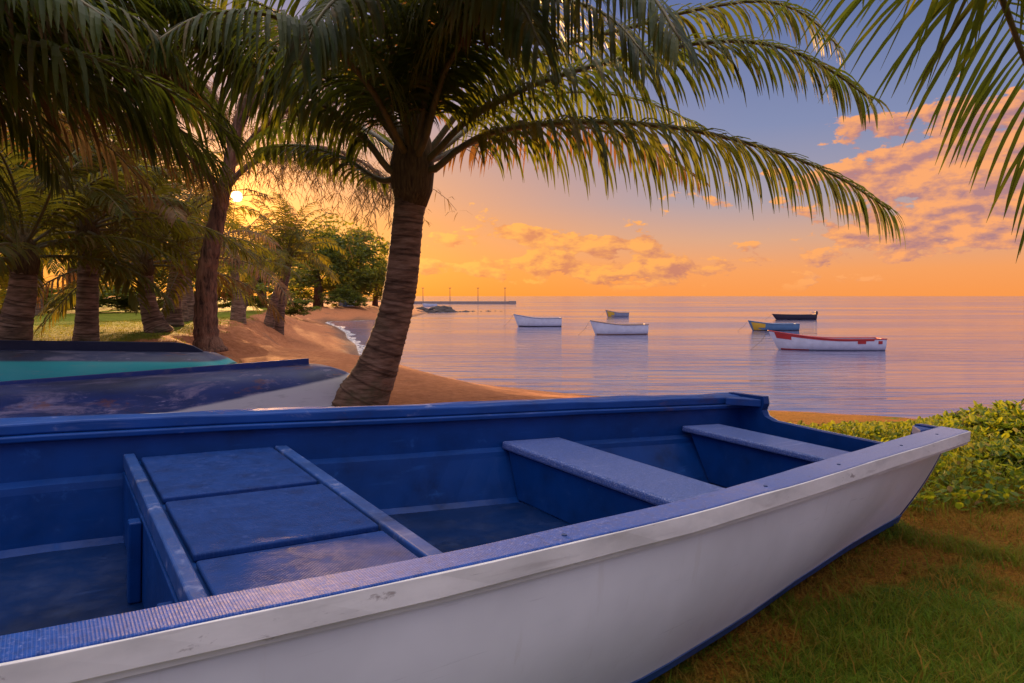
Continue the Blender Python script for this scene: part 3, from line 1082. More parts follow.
def palm_trunk(root, base, path, radii, rings_per_m=9, sides=16, amp=0.05, seed=1):
    rd = random.Random(seed)
    P = spline(path, 180)
    tot = sum((P[i] - P[i - 1]).length for i in range(1, 180))
    rs = []
    d = 0
    for i, p in enumerate(P):
        if i: d += (p - P[i - 1]).length
        f = i / 179
        r = float(np.interp(f, np.linspace(0, 1, len(radii)), radii))
        ph = (d * rings_per_m + 0.25 * math.sin(d * 5) + 0.38 * math.sin(d * 23 + seed) + 0.3 * math.sin(d * 41)) % 1.0
        rs.append(r * (1 + amp * (1 - ph) - amp * 0.9 * (1 if ph < 0.13 else 0)))
    b = MB()
    b.tube([p - base for p in P], rs, sides)
    ringv = []
    d = 0
    for i, p in enumerate(P):
        if i: d += (p - P[i - 1]).length
        ph = (d * rings_per_m + 0.25 * math.sin(d * 5) + 0.38 * math.sin(d * 23 + seed) + 0.3 * math.sin(d * 41)) % 1.0
        ringv += [1.0 if ph < 0.22 else 0.35 if ph > 0.9 else 0.0] * sides
    # uneven skin
    for k, v in enumerate(b.v):
        b.v[k] = Vector(v) + Vector((rd.uniform(-1, 1), rd.uniform(-1, 1), rd.uniform(-1, 1))) * radii[-1] * 0.02
    o = b.build('trunk', M['trunk'], root, smooth=True)
    at_ = o.data.attributes.new('scar', 'FLOAT', 'POINT')
    at_.data.foreach_set('value', ringv)
    return o


def auto_frond(root, base, C, az, el, L, seed, n=40, matl=None, leaf=0.45, droop=1.0, bend=1.0, width=0.03, segs=3):
    rd = random.Random(seed)
    d = Vector((math.cos(az) * math.cos(el), math.sin(az) * math.cos(el), math.sin(el)))
    p = Vector(C)
    pts = [p.copy()]
    side = Vector((-math.sin(az), math.cos(az), 0)) * rd.uniform(-0.12, 0.12)
    for k in range(7):
        p = p + d * (L / 7)
        pts.append(p.copy())
        d = (d + Vector((0, 0, -1)) * bend * (0.10 + 0.07 * k) + side).normalized()
    return frond('frond', root, base, pts, leaf, n, matl or M['palm_far'], droop, width, segs, rr=0.02, seed=seed, start=0.14)


def auto_palm(path, radii, label, nfr, L, leaf, seed, group='coconut palms on the lawn', n=36, elr=(-8, 80), width=0.035, azc=None, dry=0.12):
    rd = random.Random(seed)
    base = Vector(path[0])
    root = empty('coconut_palm', base, label, 'palm tree', group)
    palm_trunk(root, base, path, radii, seed=seed)
    C = Vector(path[-1])
    r = radii[-1]
    b = MB()
    b.tube([C - base + Vector((0, 0, z)) for z in (-0.08, 0.08, 0.28, 0.45)], [r * 1.05, r * 1.3, r * 1.0, r * 0.4], 10)
    b.build('crown_sheath', M['sheath'], root, smooth=True)
    for i in range(nfr):
        q = (i + 0.5) / nfr
        el = R(elr[0] + (elr[1] - elr[0]) * q ** 0.9 + rd.uniform(-7, 7))
        az = i * 2.39996 + seed + rd.uniform(-0.25, 0.25)
        auto_frond(root, base, C + Vector((0, 0, 0.1 + 0.25 * q)), az, el, L * rd.uniform(0.85, 1.1), seed * 100 + i, n, M['palm_dry'] if rd.random() < dry else M['palm_far'], leaf, 1.6, 0.72, width)
    return root


# the leaning palm behind the boat
YP = 6.3
tp = [(350, 424), (361, 402), (374, 376), (384, 350), (394, 318), (401, 284), (405, 250), (408, 218), (411, 196)]
path = [at(x, y, YP) for x, y in tp]
base = Vector((path[0].x, path[0].y, gz(path[0].x, path[0].y)))
root = empty('coconut_palm', base, 'leaning coconut palm with a wide spreading crown just behind the blue boat', 'palm tree')
palm_trunk(root, base, path, [0.31, 0.245, 0.195, 0.166, 0.15, 0.144, 0.140, 0.136, 0.148], rings_per_m=11, sides=22, amp=0.055, seed=5)
b = MB()
b.tube([at(411, 206, YP) - base, at(412, 190, YP) - base, at(412, 168, YP) - base, at(413, 140, YP) - base, at(413, 110, YP) - base], [0.14, 0.185, 0.205, 0.165, 0.07], 16)
b.build('crown_sheath', M['sheath'], root, smooth=True)
C0 = (412, 165, YP)
FR = [
    # to the right
    ([C0, (433, 170, 6.2), (460, 148, 6.1), (500, 130, 6.0), (574, 122, 5.85), (640, 124, 5.7), (702, 132, 5.55), (780, 153, 5.4), (840, 178, 5.3), (890, 210, 5.2)], 0.98, 96, 'palm', 1.35),
    ([C0, (430, 158, 6.2), (470, 118, 6.0), (540, 82, 5.8), (624, 58, 5.6), (714, 41, 5.4), (780, 47, 5.25), (830, 70, 5.15), (872, 100, 5.1)], 0.78, 90, 'palm', 1.1),
    ([C0, (430, 150, 6.4), (475, 95, 6.5), (550, 50, 6.5), (624, 29, 6.4), (690, 11, 6.3), (760, 1, 6.2), (805, 15, 6.1), (840, 48, 6.0)], 0.75, 84, 'palm', 1.1),
    ([C0, (432, 160, 6.7), (480, 140, 7.3), (530, 126, 8.0), (590, 128, 8.6), (650, 148, 9.1), (700, 180, 9.4)], 0.75, 70, 'palm_dry', 1.2),
    ([C0, (440, 150, 6.8), (500, 108, 7.6), (570, 92, 8.3), (640, 100, 8.9), (700, 126, 9.3)], 0.8, 70, 'palm', 1.2),
    # toward the viewer
    ([C0, (425, 140, 6.0), (445, 70, 5.6), (490, 5, 5.1), (545, -30, 4.6), (600, -32, 4.2), (650, -5, 3.9), (680, 40, 3.7)], 0.8, 84, 'palm', 1.2),
    ([C0, (420, 130, 6.0), (435, 50, 5.5), (470, -25, 5.0), (510, -70, 4.4), (560, -80, 3.9), (610, -50, 3.6)], 0.82, 80, 'palm', 1.25),
    ([C0, (416, 120, 6.1), (420, 40, 5.6), (428, -50, 5.0), (440, -110, 4.3), (456, -110, 3.7), (470, -60, 3.3)], 0.8, 80, 'palm', 1.2),
    ([C0, (408, 120, 6.1), (400, 30, 5.7), (385, -50, 5.1), (360, -100, 4.5), (330, -95, 4.0), (300, -50, 3.7)], 0.8, 80, 'palm', 1.2),
    ([C0, (424, 130, 6.0), (450, 60, 5.7), (500, 10, 5.3), (560, 0, 4.9), (610, 18, 4.6), (645, 55, 4.4)], 0.85, 84, 'palm', 1.3),
    ([C0, (415, 120, 6.0), (428, 50, 5.7), (455, 0, 5.3), (490, -15, 4.9), (520, 5, 4.6), (540, 45, 4.4)], 0.85, 84, 'palm', 1.3),
    ([C0, (404, 120, 6.0), (392, 50, 5.7), (372, 5, 5.3), (345, -5, 4.9), (318, 20, 4.6), (300, 60, 4.4)], 0.8, 80, 'palm', 1.3),
    ([C0, (408, 120, 6.2), (405, 40, 6.1), (415, -20, 5.9), (440, -40, 5.6), (462, -20, 5.4), (474, 20, 5.3)], 0.8, 76, 'palm_dry', 1.2),
    # upright young fronds
    ([C0, (412, 100, 6.3), (410, 10, 6.4), (402, -120, 6.5), (380, -240, 6.7)], 0.7, 60, 'palm', 0.6),
    ([C0, (418, 100, 6.4), (432, 0, 6.7), (460, -120, 7.1), (510, -220, 7.6)], 0.7, 60, 'palm', 0.6),
    ([C0, (422, 110, 6.3), (450, 30, 6.4), (500, -50, 6.5), (570, -100, 6.6), (650, -110, 6.7)], 0.8, 76, 'palm', 1.1),
    # to the left
    ([C0, (392, 172, 6.2), (364, 138, 6.1), (317, 100, 6.0), (259, 68, 5.8), (200, 48, 5.6), (130, 52, 5.4), (70, 82, 5.2)], 0.85, 88, 'palm', 1.25),
    ([C0, (390, 180, 6.3), (372, 176, 6.4), (348, 160, 6.5), (311, 147, 6.6), (280, 146, 6.8), (255, 152, 7.0)], 0.42, 56, 'palm', 1.2),
    ([C0, (396, 140, 6.2), (370, 105, 6.1), (341, 85, 6.0), (297, 62, 5.8), (240, 30, 5.6), (180, 10, 5.4), (110, 5, 5.2), (50, 25, 5.0)], 0.85, 88, 'palm', 1.25),
    ([C0, (398, 128, 6.4), (373, 86, 6.5), (341, 58, 6.6), (300, 26, 6.8), (250, 0, 7.0), (190, -10, 7.2)], 0.8, 76, 'palm', 1.1),
    ([C0, (400, 110, 6.3), (376, 50, 6.2), (340, -5, 6.1), (290, -45, 5.9), (230, -60, 5.6), (170, -45, 5.3)], 0.85, 80, 'palm', 1.2),
    ([C0, (394, 150, 6.7), (366, 130, 7.4), (330, 118, 8.2), (290, 122, 9.0), (255, 140, 9.6)], 0.7, 60, 'palm', 1.2),
    ([C0, (398, 140, 6.0), (372, 90, 5.5), (330, 45, 5.0), (270, 15, 4.5), (205, 15, 4.15), (150, 45, 3.9)], 0.75, 80, 'palm', 1.25),
]
for i, (pp, L, n, mm, dr) in enumerate(FR):
    frond('frond', root, base, [at(*q) for q in pp], L, int(n * (1.15 if pp[-1][2] > 5 else 1.3)), M[mm], dr * 1.75, 0.034 if pp[-1][2] > 5 else 0.027, 6, rr=0.034, seed=200 + i)

# palm beside the camera on the right: one frond hangs into the view
base = Vector((3.5, 0.3, 0.0))
base.z = gz(base.x, base.y)
root = empty('coconut_palm', base, 'coconut palm at the right edge whose fronds hang in over the grass', 'palm tree')
C = Vector((3.2, 0.7, 3.3))
palm_trunk(root, base, [base - Vector((0, 0, 0.1)), base + Vector((0.0, 0.1, 0.6)), base + Vector((-0.1, 0.2, 1.6)), C - Vector((0, 0, 0.3))], [0.3, 0.2, 0.16, 0.15, 0.15], seed=8)
b = MB()
b.tube([C - base + Vector((0, 0, z)) for z in (-0.4, -0.2, 0.0, 0.2)], [0.15, 0.21, 0.2, 0.08], 12)
b.build('crown_sheath', M['sheath'], root, smooth=True)
frond('frond', root, base, [C, at(1080, -230, 1.6), at(1000, -150, 2.1), at(985, -60, 2.5), at(1012, 25, 2.75), at(1046, 120, 2.9), at(1072, 220, 2.95)], 1.05, 96, M['palm'], 0.62, 0.021, 6, rr=0.02, seed=301, start=0.30, spread=1.05)
frond('frond', root, base, [C, at(1080, -200, 1.9), at(1020, -110, 2.5), at(960, -60, 3.0), at(905, -38, 3.4), at(862, -30, 3.7)], 0.8, 70, M['palm'], 0.9, 0.024, 6, rr=0.02, seed=303, start=0.2)
frond('frond', root, base, [C, C + Vector((0.25, 0.4, 0.35)), C + Vector((0.5, 1.1, 0.55)), C + Vector((0.65, 1.9, 0.35)), C + Vector((0.7, 2.5, -0.2)), C + Vector((0.7, 2.8, -0.8))], 0.85, 52, M['palm'], 0.8, 0.024, 6, rr=0.02, seed=302, start=0.3)
for i, (az, el) in enumerate([(0.3, 20), (-0.8, 35), (-1.7, 15), (-2.5, 45), (0.9, 55), (3.0, 60)]):
    auto_frond(root, base, C, az, R(el), 3.2, 310 + i, 50, M['palm'], 0.75, 1.1, 1.0, 0.03, 4)

# palm beyond the left edge: dark fronds across the top left
base = Vector((-4.9, 3.9, 0))
base.z = gz(base.x, base.y)
root = empty('coconut_palm', base, 'coconut palm at the left edge with dark fronds across the upper corner', 'palm tree')
C = Vector((-4.6, 4.1, 2.75))
palm_trunk(root, base, [base - Vector((0, 0, 0.1)), base + Vector((0.05, 0, 0.6)), base + Vector((0.2, 0.1, 1.6)), C - Vector((0, 0, 0.25))], [0.3, 0.2, 0.16, 0.15, 0.15], seed=9)
b = MB()
b.tube([C - base + Vector((0, 0, z)) for z in (-0.35, -0.15, 0.05, 0.25)], [0.15, 0.21, 0.2, 0.08], 12)
b.build('crown_sheath', M['sheath'], root, smooth=True)
LF = [
    ([C, at(-120, 40, 4.2), at(-30, 25, 4.3), at(50, 32, 4.5), at(120, 60, 4.7), at(190, 105, 4.9)], 0.72, 70, 'palm'),
    ([C, at(-130, -20, 4.2), at(-20, -50, 4.4), at(80, -45, 4.7), at(170, -10, 5.0), at(240, 50, 5.2)], 0.8, 76, 'palm'),
    ([C, at(-130, 30, 4.6), at(-40, -5, 5.2), at(50, 0, 5.8), at(120, 40, 6.4), at(165, 95, 6.9)], 0.8, 76, 'palm'),
    ([C, at(-140, 70, 4.5), at(-80, 60, 4.9), at(-20, 80, 5.3), at(30, 120, 5.6), at(60, 175, 5.8)], 0.75, 66, 'palm'),
    ([C, at(-160, 10, 3.8), at(-60, -30, 3.6), at(40, -20, 3.5), at(110, 20, 3.4)], 0.7, 66, 'palm'),
]
LF += [
    ([C, at(-120, 0, 4.6), at(-20, -30, 5.0), at(90, -30, 5.4), at(190, 0, 5.7), at(260, 45, 5.9), at(300, 95, 6.0)], 0.85, 84, 'palm'),
    ([C, at(-140, 60, 4.8), at(-60, 45, 5.4), at(30, 60, 6.0), at(100, 90, 6.6), at(150, 130, 7.0)], 0.8, 76, 'palm'),
    ([C, at(-120, 20, 4.0), at(-40, -20, 3.9), at(50, -15, 3.9), at(130, 15, 3.95), at(180, 60, 4.0)], 0.75, 76, 'palm'),
    ([C, at(-150, 90, 4.6), at(-100, 95, 4.9), at(-50, 125, 5.2), at(-10, 175, 5.4), at(15, 225, 5.5)], 0.75, 66, 'palm'),
]
LF += [
    ([C, at(-140, 60, 4.9), at(-50, 55, 5.7), at(50, 70, 6.6), at(140, 105, 7.4), at(205, 160, 8.0)], 0.85, 84, 'palm'),
    ([C, at(-150, 90, 5.0), at(-70, 90, 5.8), at(20, 105, 6.7), at(100, 140, 7.4), at(150, 190, 7.8)], 0.85, 84, 'palm_dry'),
    ([C, at(-130, 10, 5.0), at(-20, -15, 5.8), at(90, 15, 6.6), at(180, 70, 7.2), at(230, 130, 7.6)], 0.85, 84, 'palm'),
]
rdl = random.Random(77)
for k in range(9):
    y0 = -60 + 22 * k
    yw = 4.0 + rdl.uniform(0, 3.2)
    ex = rdl.uniform(110, 250)
    LF.append(([C, at(-140, y0 * 0.5 - 10, 0.7 * 4.3 + 0.3 * yw), at(-40, y0 * 0.75 - 22, 0.4 * 4.3 + 0.6 * yw), at(ex * 0.35, y0 * 0.9 - 10, yw), at(ex * 0.72, y0 + 22, yw + 0.3), at(ex, y0 + 72, yw + 0.5)], 0.8, 80, 'palm' if k % 4 else 'palm_dry'))
for i, (pp, L, n, mm) in enumerate(LF):
    frond('frond', root, base, pp, L, n, M[mm], 2.0, 0.034, 5, rr=0.024, seed=400 + i)
for i, (az, el) in enumerate([(2.4, 30), (3.3, 20), (4.3, 35), (1.8, 65), (3.9, 70)]):
    auto_frond(root, base, C, az, R(el), 3.0, 420 + i, 44, M['palm'], 0.7, 1.1, 1.0, 0.03, 3)


def tree_path(pix, Y, bury=0.05):
    pts = [at(x, y, Y) for x, y in pix]
    z = gz(pts[0].x, pts[0].y)
    pts[0] = Vector((pts[0].x, pts[0].y, z - bury))
    return pts


auto_palm(tree_path([(12, 352), (16, 325), (22, 295), (24, 268)], 8.3), [0.205, 0.18, 0.16, 0.145, 0.135], 'stout coconut palm at the far left behind the teal overturned boat', 22, 2.1, 0.52, 21, n=46, dry=0.2)
auto_palm(tree_path([(86, 348), (87, 320), (88, 280), (88, 240)], 10.0), [0.18, 0.155, 0.14, 0.13, 0.125], 'upright ringed coconut palm second from the left behind the teal boat', 24, 2.3, 0.55, 22, n=46, dry=0.25)
auto_palm(tree_path([(160, 336), (152, 318), (147, 296), (145, 272)], 12.3), [0.25, 0.18, 0.145, 0.13, 0.125], 'leaning coconut palm with a flared foot left of the rough barked tree', 26, 2.7, 0.6, 23, n=40, dry=0.2)
auto_palm(tree_path([(171, 327), (172, 312), (174, 292), (177, 268)], 15.0), [0.28, 0.22, 0.17, 0.15, 0.14], 'short bottle footed coconut palm just right of the leaning flared one', 24, 2.9, 0.62, 24, n=36, dry=0.2)
auto_palm(tree_path([(181, 318), (180, 300), (180, 280), (180, 255)], 19.5), [0.22, 0.18, 0.15, 0.14, 0.14], 'straight coconut palm in the middle distance left of the rough barked tree', 18, 2.6, 0.6, 25, n=32)
auto_palm(tree_path([(192, 317), (189, 300), (187, 282), (186, 260)], 21.5), [0.24, 0.18, 0.15, 0.14, 0.14], 'slightly tilted coconut palm touching the rough barked tree in view', 18, 2.7, 0.6, 26, n=32)
auto_palm(tree_path([(238, 315), (238, 300), (236, 285), (234, 268)], 26), [0.30, 0.24, 0.18, 0.15, 0.14], 'small coconut palm in the gap right of the rough barked tree', 18, 2.6, 0.6, 27, n=30)
auto_palm(tree_path([(240, 306), (247, 294), (256, 278), (262, 262)], 42), [0.28, 0.24, 0.20, 0.18, 0.18], 'distant slanting pale palm before the dark hedge', 18, 3.6, 0.8, 28, n=28, width=0.06)
auto_palm(tree_path([(268, 312), (275, 298), (282, 282), (288, 262)], 31), [0.26, 0.19, 0.16, 0.14, 0.13], 'left palm of the leaning pair on the eroded sand bank', 18, 3.0, 0.7, 29, n=30, width=0.05)
auto_palm(tree_path([(278, 313), (282, 298), (286, 280), (290, 258)], 31.6), [0.24, 0.18, 0.15, 0.14, 0.13], 'right palm of the leaning pair on the eroded sand bank', 18, 3.0, 0.7, 30, n=30, width=0.05)
auto_palm(tree_path([(37, 308), (38, 290), (39, 270), (40, 250)], 36), [0.26, 0.22, 0.20, 0.18, 0.18], 'distant thin coconut palm between the two leftmost trunks', 16, 3.2, 0.8, 31, n=28, width=0.06)
auto_palm(tree_path([(205, 307), (205, 280), (206, 250), (208, 215)], 38), [0.26, 0.22, 0.18, 0.17, 0.17], 'tall distant coconut palm behind the rough barked tree', 16, 3.4, 0.8, 32, n=28, width=0.06)

# ------------------------------------------------------------------ casuarina with hanging needles
path = tree_path([(209, 350), (206, 330), (206, 300), (207, 272), (212, 245), (218, 215), (226, 180), (235, 140), (246, 95)], 11.2)
base = Vector((path[0].x, path[0].y, path[0].z + 0.05))
root = empty('casuarina_tree', base, 'rough reddish barked casuarina tree on the lawn edge beside the beach', 'tree')
b = MB()
P = spline(path, 60)
rr_ = [float(np.interp(i / 59, [0, 0.08, 0.3, 0.6, 1], [0.30, 0.20, 0.165, 0.13, 0.08])) * (1 + 0.06 * math.sin(i * 2.1)) for i in range(60)]
b.tube([p - base for p in P], rr_, 14)
b.build('trunk', M['bark'], root, smooth=True)
limbs = [
    [at(222, 195, 11.2), at(245, 168, 11.0), at(285, 150, 10.6), at(325, 148, 10.2), at(362, 162, 9.8), at(392, 186, 9.5)],
    [at(228, 172, 11.2), at(260, 130, 11.2), at(300, 105, 11.0), at(345, 102, 10.8), at(385, 118, 10.5)],
    [at(235, 140, 11.2), at(262, 90, 11.3), at(310, 60, 11.4), at(360, 55, 11.4)],
    [at(220, 205, 11.2), at(205, 165, 11.0), at(170, 130, 10.6), at(120, 115, 10.2)],
    [at(232, 150, 11.2), at(215, 100, 11.4), at(180, 60, 11.6)],
    [at(240, 120, 11.2), at(255, 60, 11.6), at(280, 10, 12.0)],
]
for k, lp in enumerate(limbs):
    rd = random.Random(700 + k)
    Q = spline(lp, 24)
    b = MB()
    b.tube([q - base for q in Q], [0.05 * (1 - 0.85 * i / 23) + 0.004 for i in range(24)], 7)
    twigs = []
    for i in range(6, 24):
        for r in range(7 if k == 0 else 5):
            q = Q[i]
            d = Vector((rd.uniform(-1, 1), rd.uniform(-1, 1), rd.uniform(-0.5, 0.35))).normalized()
            ln = rd.uniform(0.35, 1.15) if k < 2 else rd.uniform(0.3, 0.75)
            tp_ = [q]
            for s in range(5):
                d = (d + Vector((0, 0, -0.32))).normalized()
                tp_.append(tp_[-1] + d * ln / 5)
            twigs.append(tp_)
            b.tube([w - base for w in tp_], [0.006, 0.005, 0.005, 0.004, 0.003, 0.002], 4, cap=False)
    limb = b.build('limb', M['bark'], root, smooth=True)
    nb = MB()
    for tp_ in twigs:
        for w in tp_[1:]:
            for s in range(5):
                if rd.random() < 0.2: continue
                d = Vector((rd.gauss(0, 0.6), rd.gauss(0, 0.6), rd.uniform(-0.9, 0.1))).normalized()
                ln = rd.uniform(0.10, 0.24)
                q = w + Vector((rd.gauss(0, 0.02), rd.gauss(0, 0.02), rd.gauss(0, 0.02)))
                if near_sun(q): continue
                wv = Vector((rd.uniform(-1, 1), rd.uniform(-1, 1), 0)).normalized() * rd.uniform(0.004, 0.008)
                m1 = q + d * ln * 0.5
                e = m1 + (d + Vector((0, 0, -0.7))).normalized() * ln * 0.5
                n0 = len(nb.v)
                nb.v += [v - base for v in (q - wv * 0.6, q + wv * 0.6, m1 - wv, m1 + wv, e - wv * 0.3, e + wv * 0.3)]
                nb.f += [(n0, n0 + 1, n0 + 3, n0 + 2), (n0 + 2, n0 + 3, n0 + 5, n0 + 4)]
    nb.build('needles', M['needle'], limb)


# ------------------------------------------------------------------ broadleaf trees beyond the lawn
def crown_mesh(seed, nclump, per, leaf):
    rd = random.Random(seed)
    b = MB()
    for c in range(nclump):
        while True:
            u = Vector((rd.uniform(-1, 1), rd.uniform(-1, 1), rd.uniform(-0.75, 1)))
            if 0.25 < u.length < 1: break
        u = u * (0.62 + 0.42 * rd.random())
        cr = rd.uniform(0.14, 0.30)
        for k in range(per):
            g_ = Vector((rd.gauss(0, 1), rd.gauss(0, 1), rd.gauss(0, 0.7))) * cr * 0.52
            p = u + g_
            a = Vector((rd.gauss(0, 1), rd.gauss(0, 1), rd.gauss(0, 0.6))).normalized()
            w = a.cross(Vector((rd.gauss(0, 1), rd.gauss(0, 1), rd.gauss(0, 1)))).normalized()
            s = leaf * rd.uniform(0.6, 1.3)
            b.v += [p - a * s, p + w * s * 0.42, p + a * s, p - w * s * 0.42]
            n = len(b.v) - 4
            b.f.append((n, n + 1, n + 2, n + 3))
    return b


CROWNS = {}


def broadleaf(px, Y, w, hgt, label, seed, low=0.35, name='broadleaf_tree', cat='tree', group='trees beyond the lawn'):
    p = at(px, 300, Y)
    z = gz(p.x, p.y)
    root = empty(name, (p.x, p.y, z), label, cat, group)
    rd = random.Random(seed)
    ch = hgt * (1 - low) / 2 * 1.05
    cz_ = hgt - ch
    if name == 'broadleaf_tree':
        b = MB()
        b.tube([(0, 0, -0.1), (0.05, 0, hgt * 0.2), (rd.uniform(-0.3, 0.3), 0.1, cz_)], [w * 0.045 + 0.08, w * 0.035 + 0.05, 0.05], 8)
        for k in range(6):
            a = rd.uniform(0, 6.28)
            e = Vector((math.cos(a) * w * 0.33, math.sin(a) * w * 0.33, cz_ + rd.uniform(-0.2, 0.5) * ch))
            s = Vector((0, 0, hgt * rd.uniform(0.2, 0.4)))
            b.tube([s, s.lerp(e, 0.5) + Vector((0, 0, 0.15 * hgt)), e], [0.09, 0.06, 0.02], 6)
        b.build('trunk', M['bark'], root, smooth=True)
    key = (seed % 4, name)
    if key not in CROWNS:
        big = name == 'broadleaf_tree'
        me = crown_mesh(50 + seed % 4, 80 if big else 44, 85 if big else 70, 0.05 if big else 0.075).build('crown', M['tree_leaf'])
        CROWNS[key] = me.data
        o = me
    else:
        o = bpy.data.objects.new('crown', CROWNS[key])
        COL.objects.link(o)
    o.parent = root
    o.location = (0, 0, cz_)
    o.scale = (w / 2, w / 2, ch)
    o.rotation_euler = (0, 0, rd.uniform(0, 6.28))
    return root


T = [(-70, 46, 14, 14, 'dense dark tree beyond the lawn at the far left edge'), (10, 50, 13, 15, 'dark tree behind the leftmost ringed palm trunks'), (75, 54, 13, 15.5, 'dark tree behind the second ringed palm'),
     (126, 54, 9, 7.5, 'dark tree between the ringed palm and the leaning flared palm'), (180, 58, 9, 6.5, 'tree behind the cluster of middle distance palms'),
     (262, 62, 9, 6.2, 'glowing tree under the sun right of the rough barked tree'), (318, 88, 14, 11.6, 'broad green tree above the end of the beach path'),
     (350, 95, 13, 12.0, 'rounded green tree nearest the water beside the leaning trunk'), (375, 100, 8.5, 7.6, 'low green tree on the point just left of the leaning trunk'), (-150, 40, 12, 10, 'dense dark tree outside the left edge')]
for i, (px, Y, w, hh, lab) in enumerate(T):
    broadleaf(px, Y, w, hh, lab, 60 + i, low=0.0 if i in (6, 7, 8) else 0.2)
S = [(20, 44, 6, 1.9, 'hedge shrub behind the lawn at the left edge'), (62, 43, 6, 1.7, 'hedge shrub between the two leftmost palm trunks'), (112, 42, 6, 2.0, 'hedge shrub right of the upright ringed palm'),
     (140, 44, 5, 1.8, 'hedge shrub behind the leaning flared palm'), (222, 46, 5, 2.3, 'hedge shrub just right of the rough barked tree'), (255, 48, 5, 2.2, 'hedge shrub behind the slanting pale palm'),
     (292, 60, 4.5, 2.0, 'shrub at the head of the sand path')]
for i, (px, Y, w, hh, lab) in enumerate(S):
    broadleaf(px, Y, w, hh, lab, 80 + i, low=0.0, name='hedge_shrub', cat='shrub', group='shrubs along the back of the lawn')

# small pale hut between the trees
p = at(347, 303, 90)
z = gz(p.x, p.y)
broadleaf(340, 84, 5.0, 2.6, 'shrub hiding the left side of the tiny pale hut', 91, low=0.0, name='hedge_shrub', cat='shrub', group='shrubs along the back of the lawn')
broadleaf(356, 86, 4.0, 2.2, 'shrub hiding the right side of the tiny pale hut', 92, low=0.0, name='hedge_shrub', cat='shrub', group='shrubs along the back of the lawn')
hut = empty('beach_hut', (p.x, p.y, z), 'tiny pale hut half hidden under the trees by the cove', 'hut')
b = MB()
b.box((-0.9, -0.9, 0), (0.9, 0.9, 1.5))
b.build('wall', M['hut'], hut)
b = MB()
b.v = [(-1.05, -1.05, 1.503), (1.05, -1.05, 1.503), (1.05, 1.05, 1.503), (-1.05, 1.05, 1.503), (0, -1.05, 2.0), (0, 1.05, 2.0)]
b.f = [(0, 1, 4), (2, 3, 5), (1, 2, 5, 4), (3, 0, 4, 5), (3, 2, 1, 0)]
b.build('roof', M['hut_roof'], hut)
b = MB()
b.box((-0.3, -0.93, 0), (0.25, -0.902, 1.25))
b.build('door', M['boat_blue'], hut)


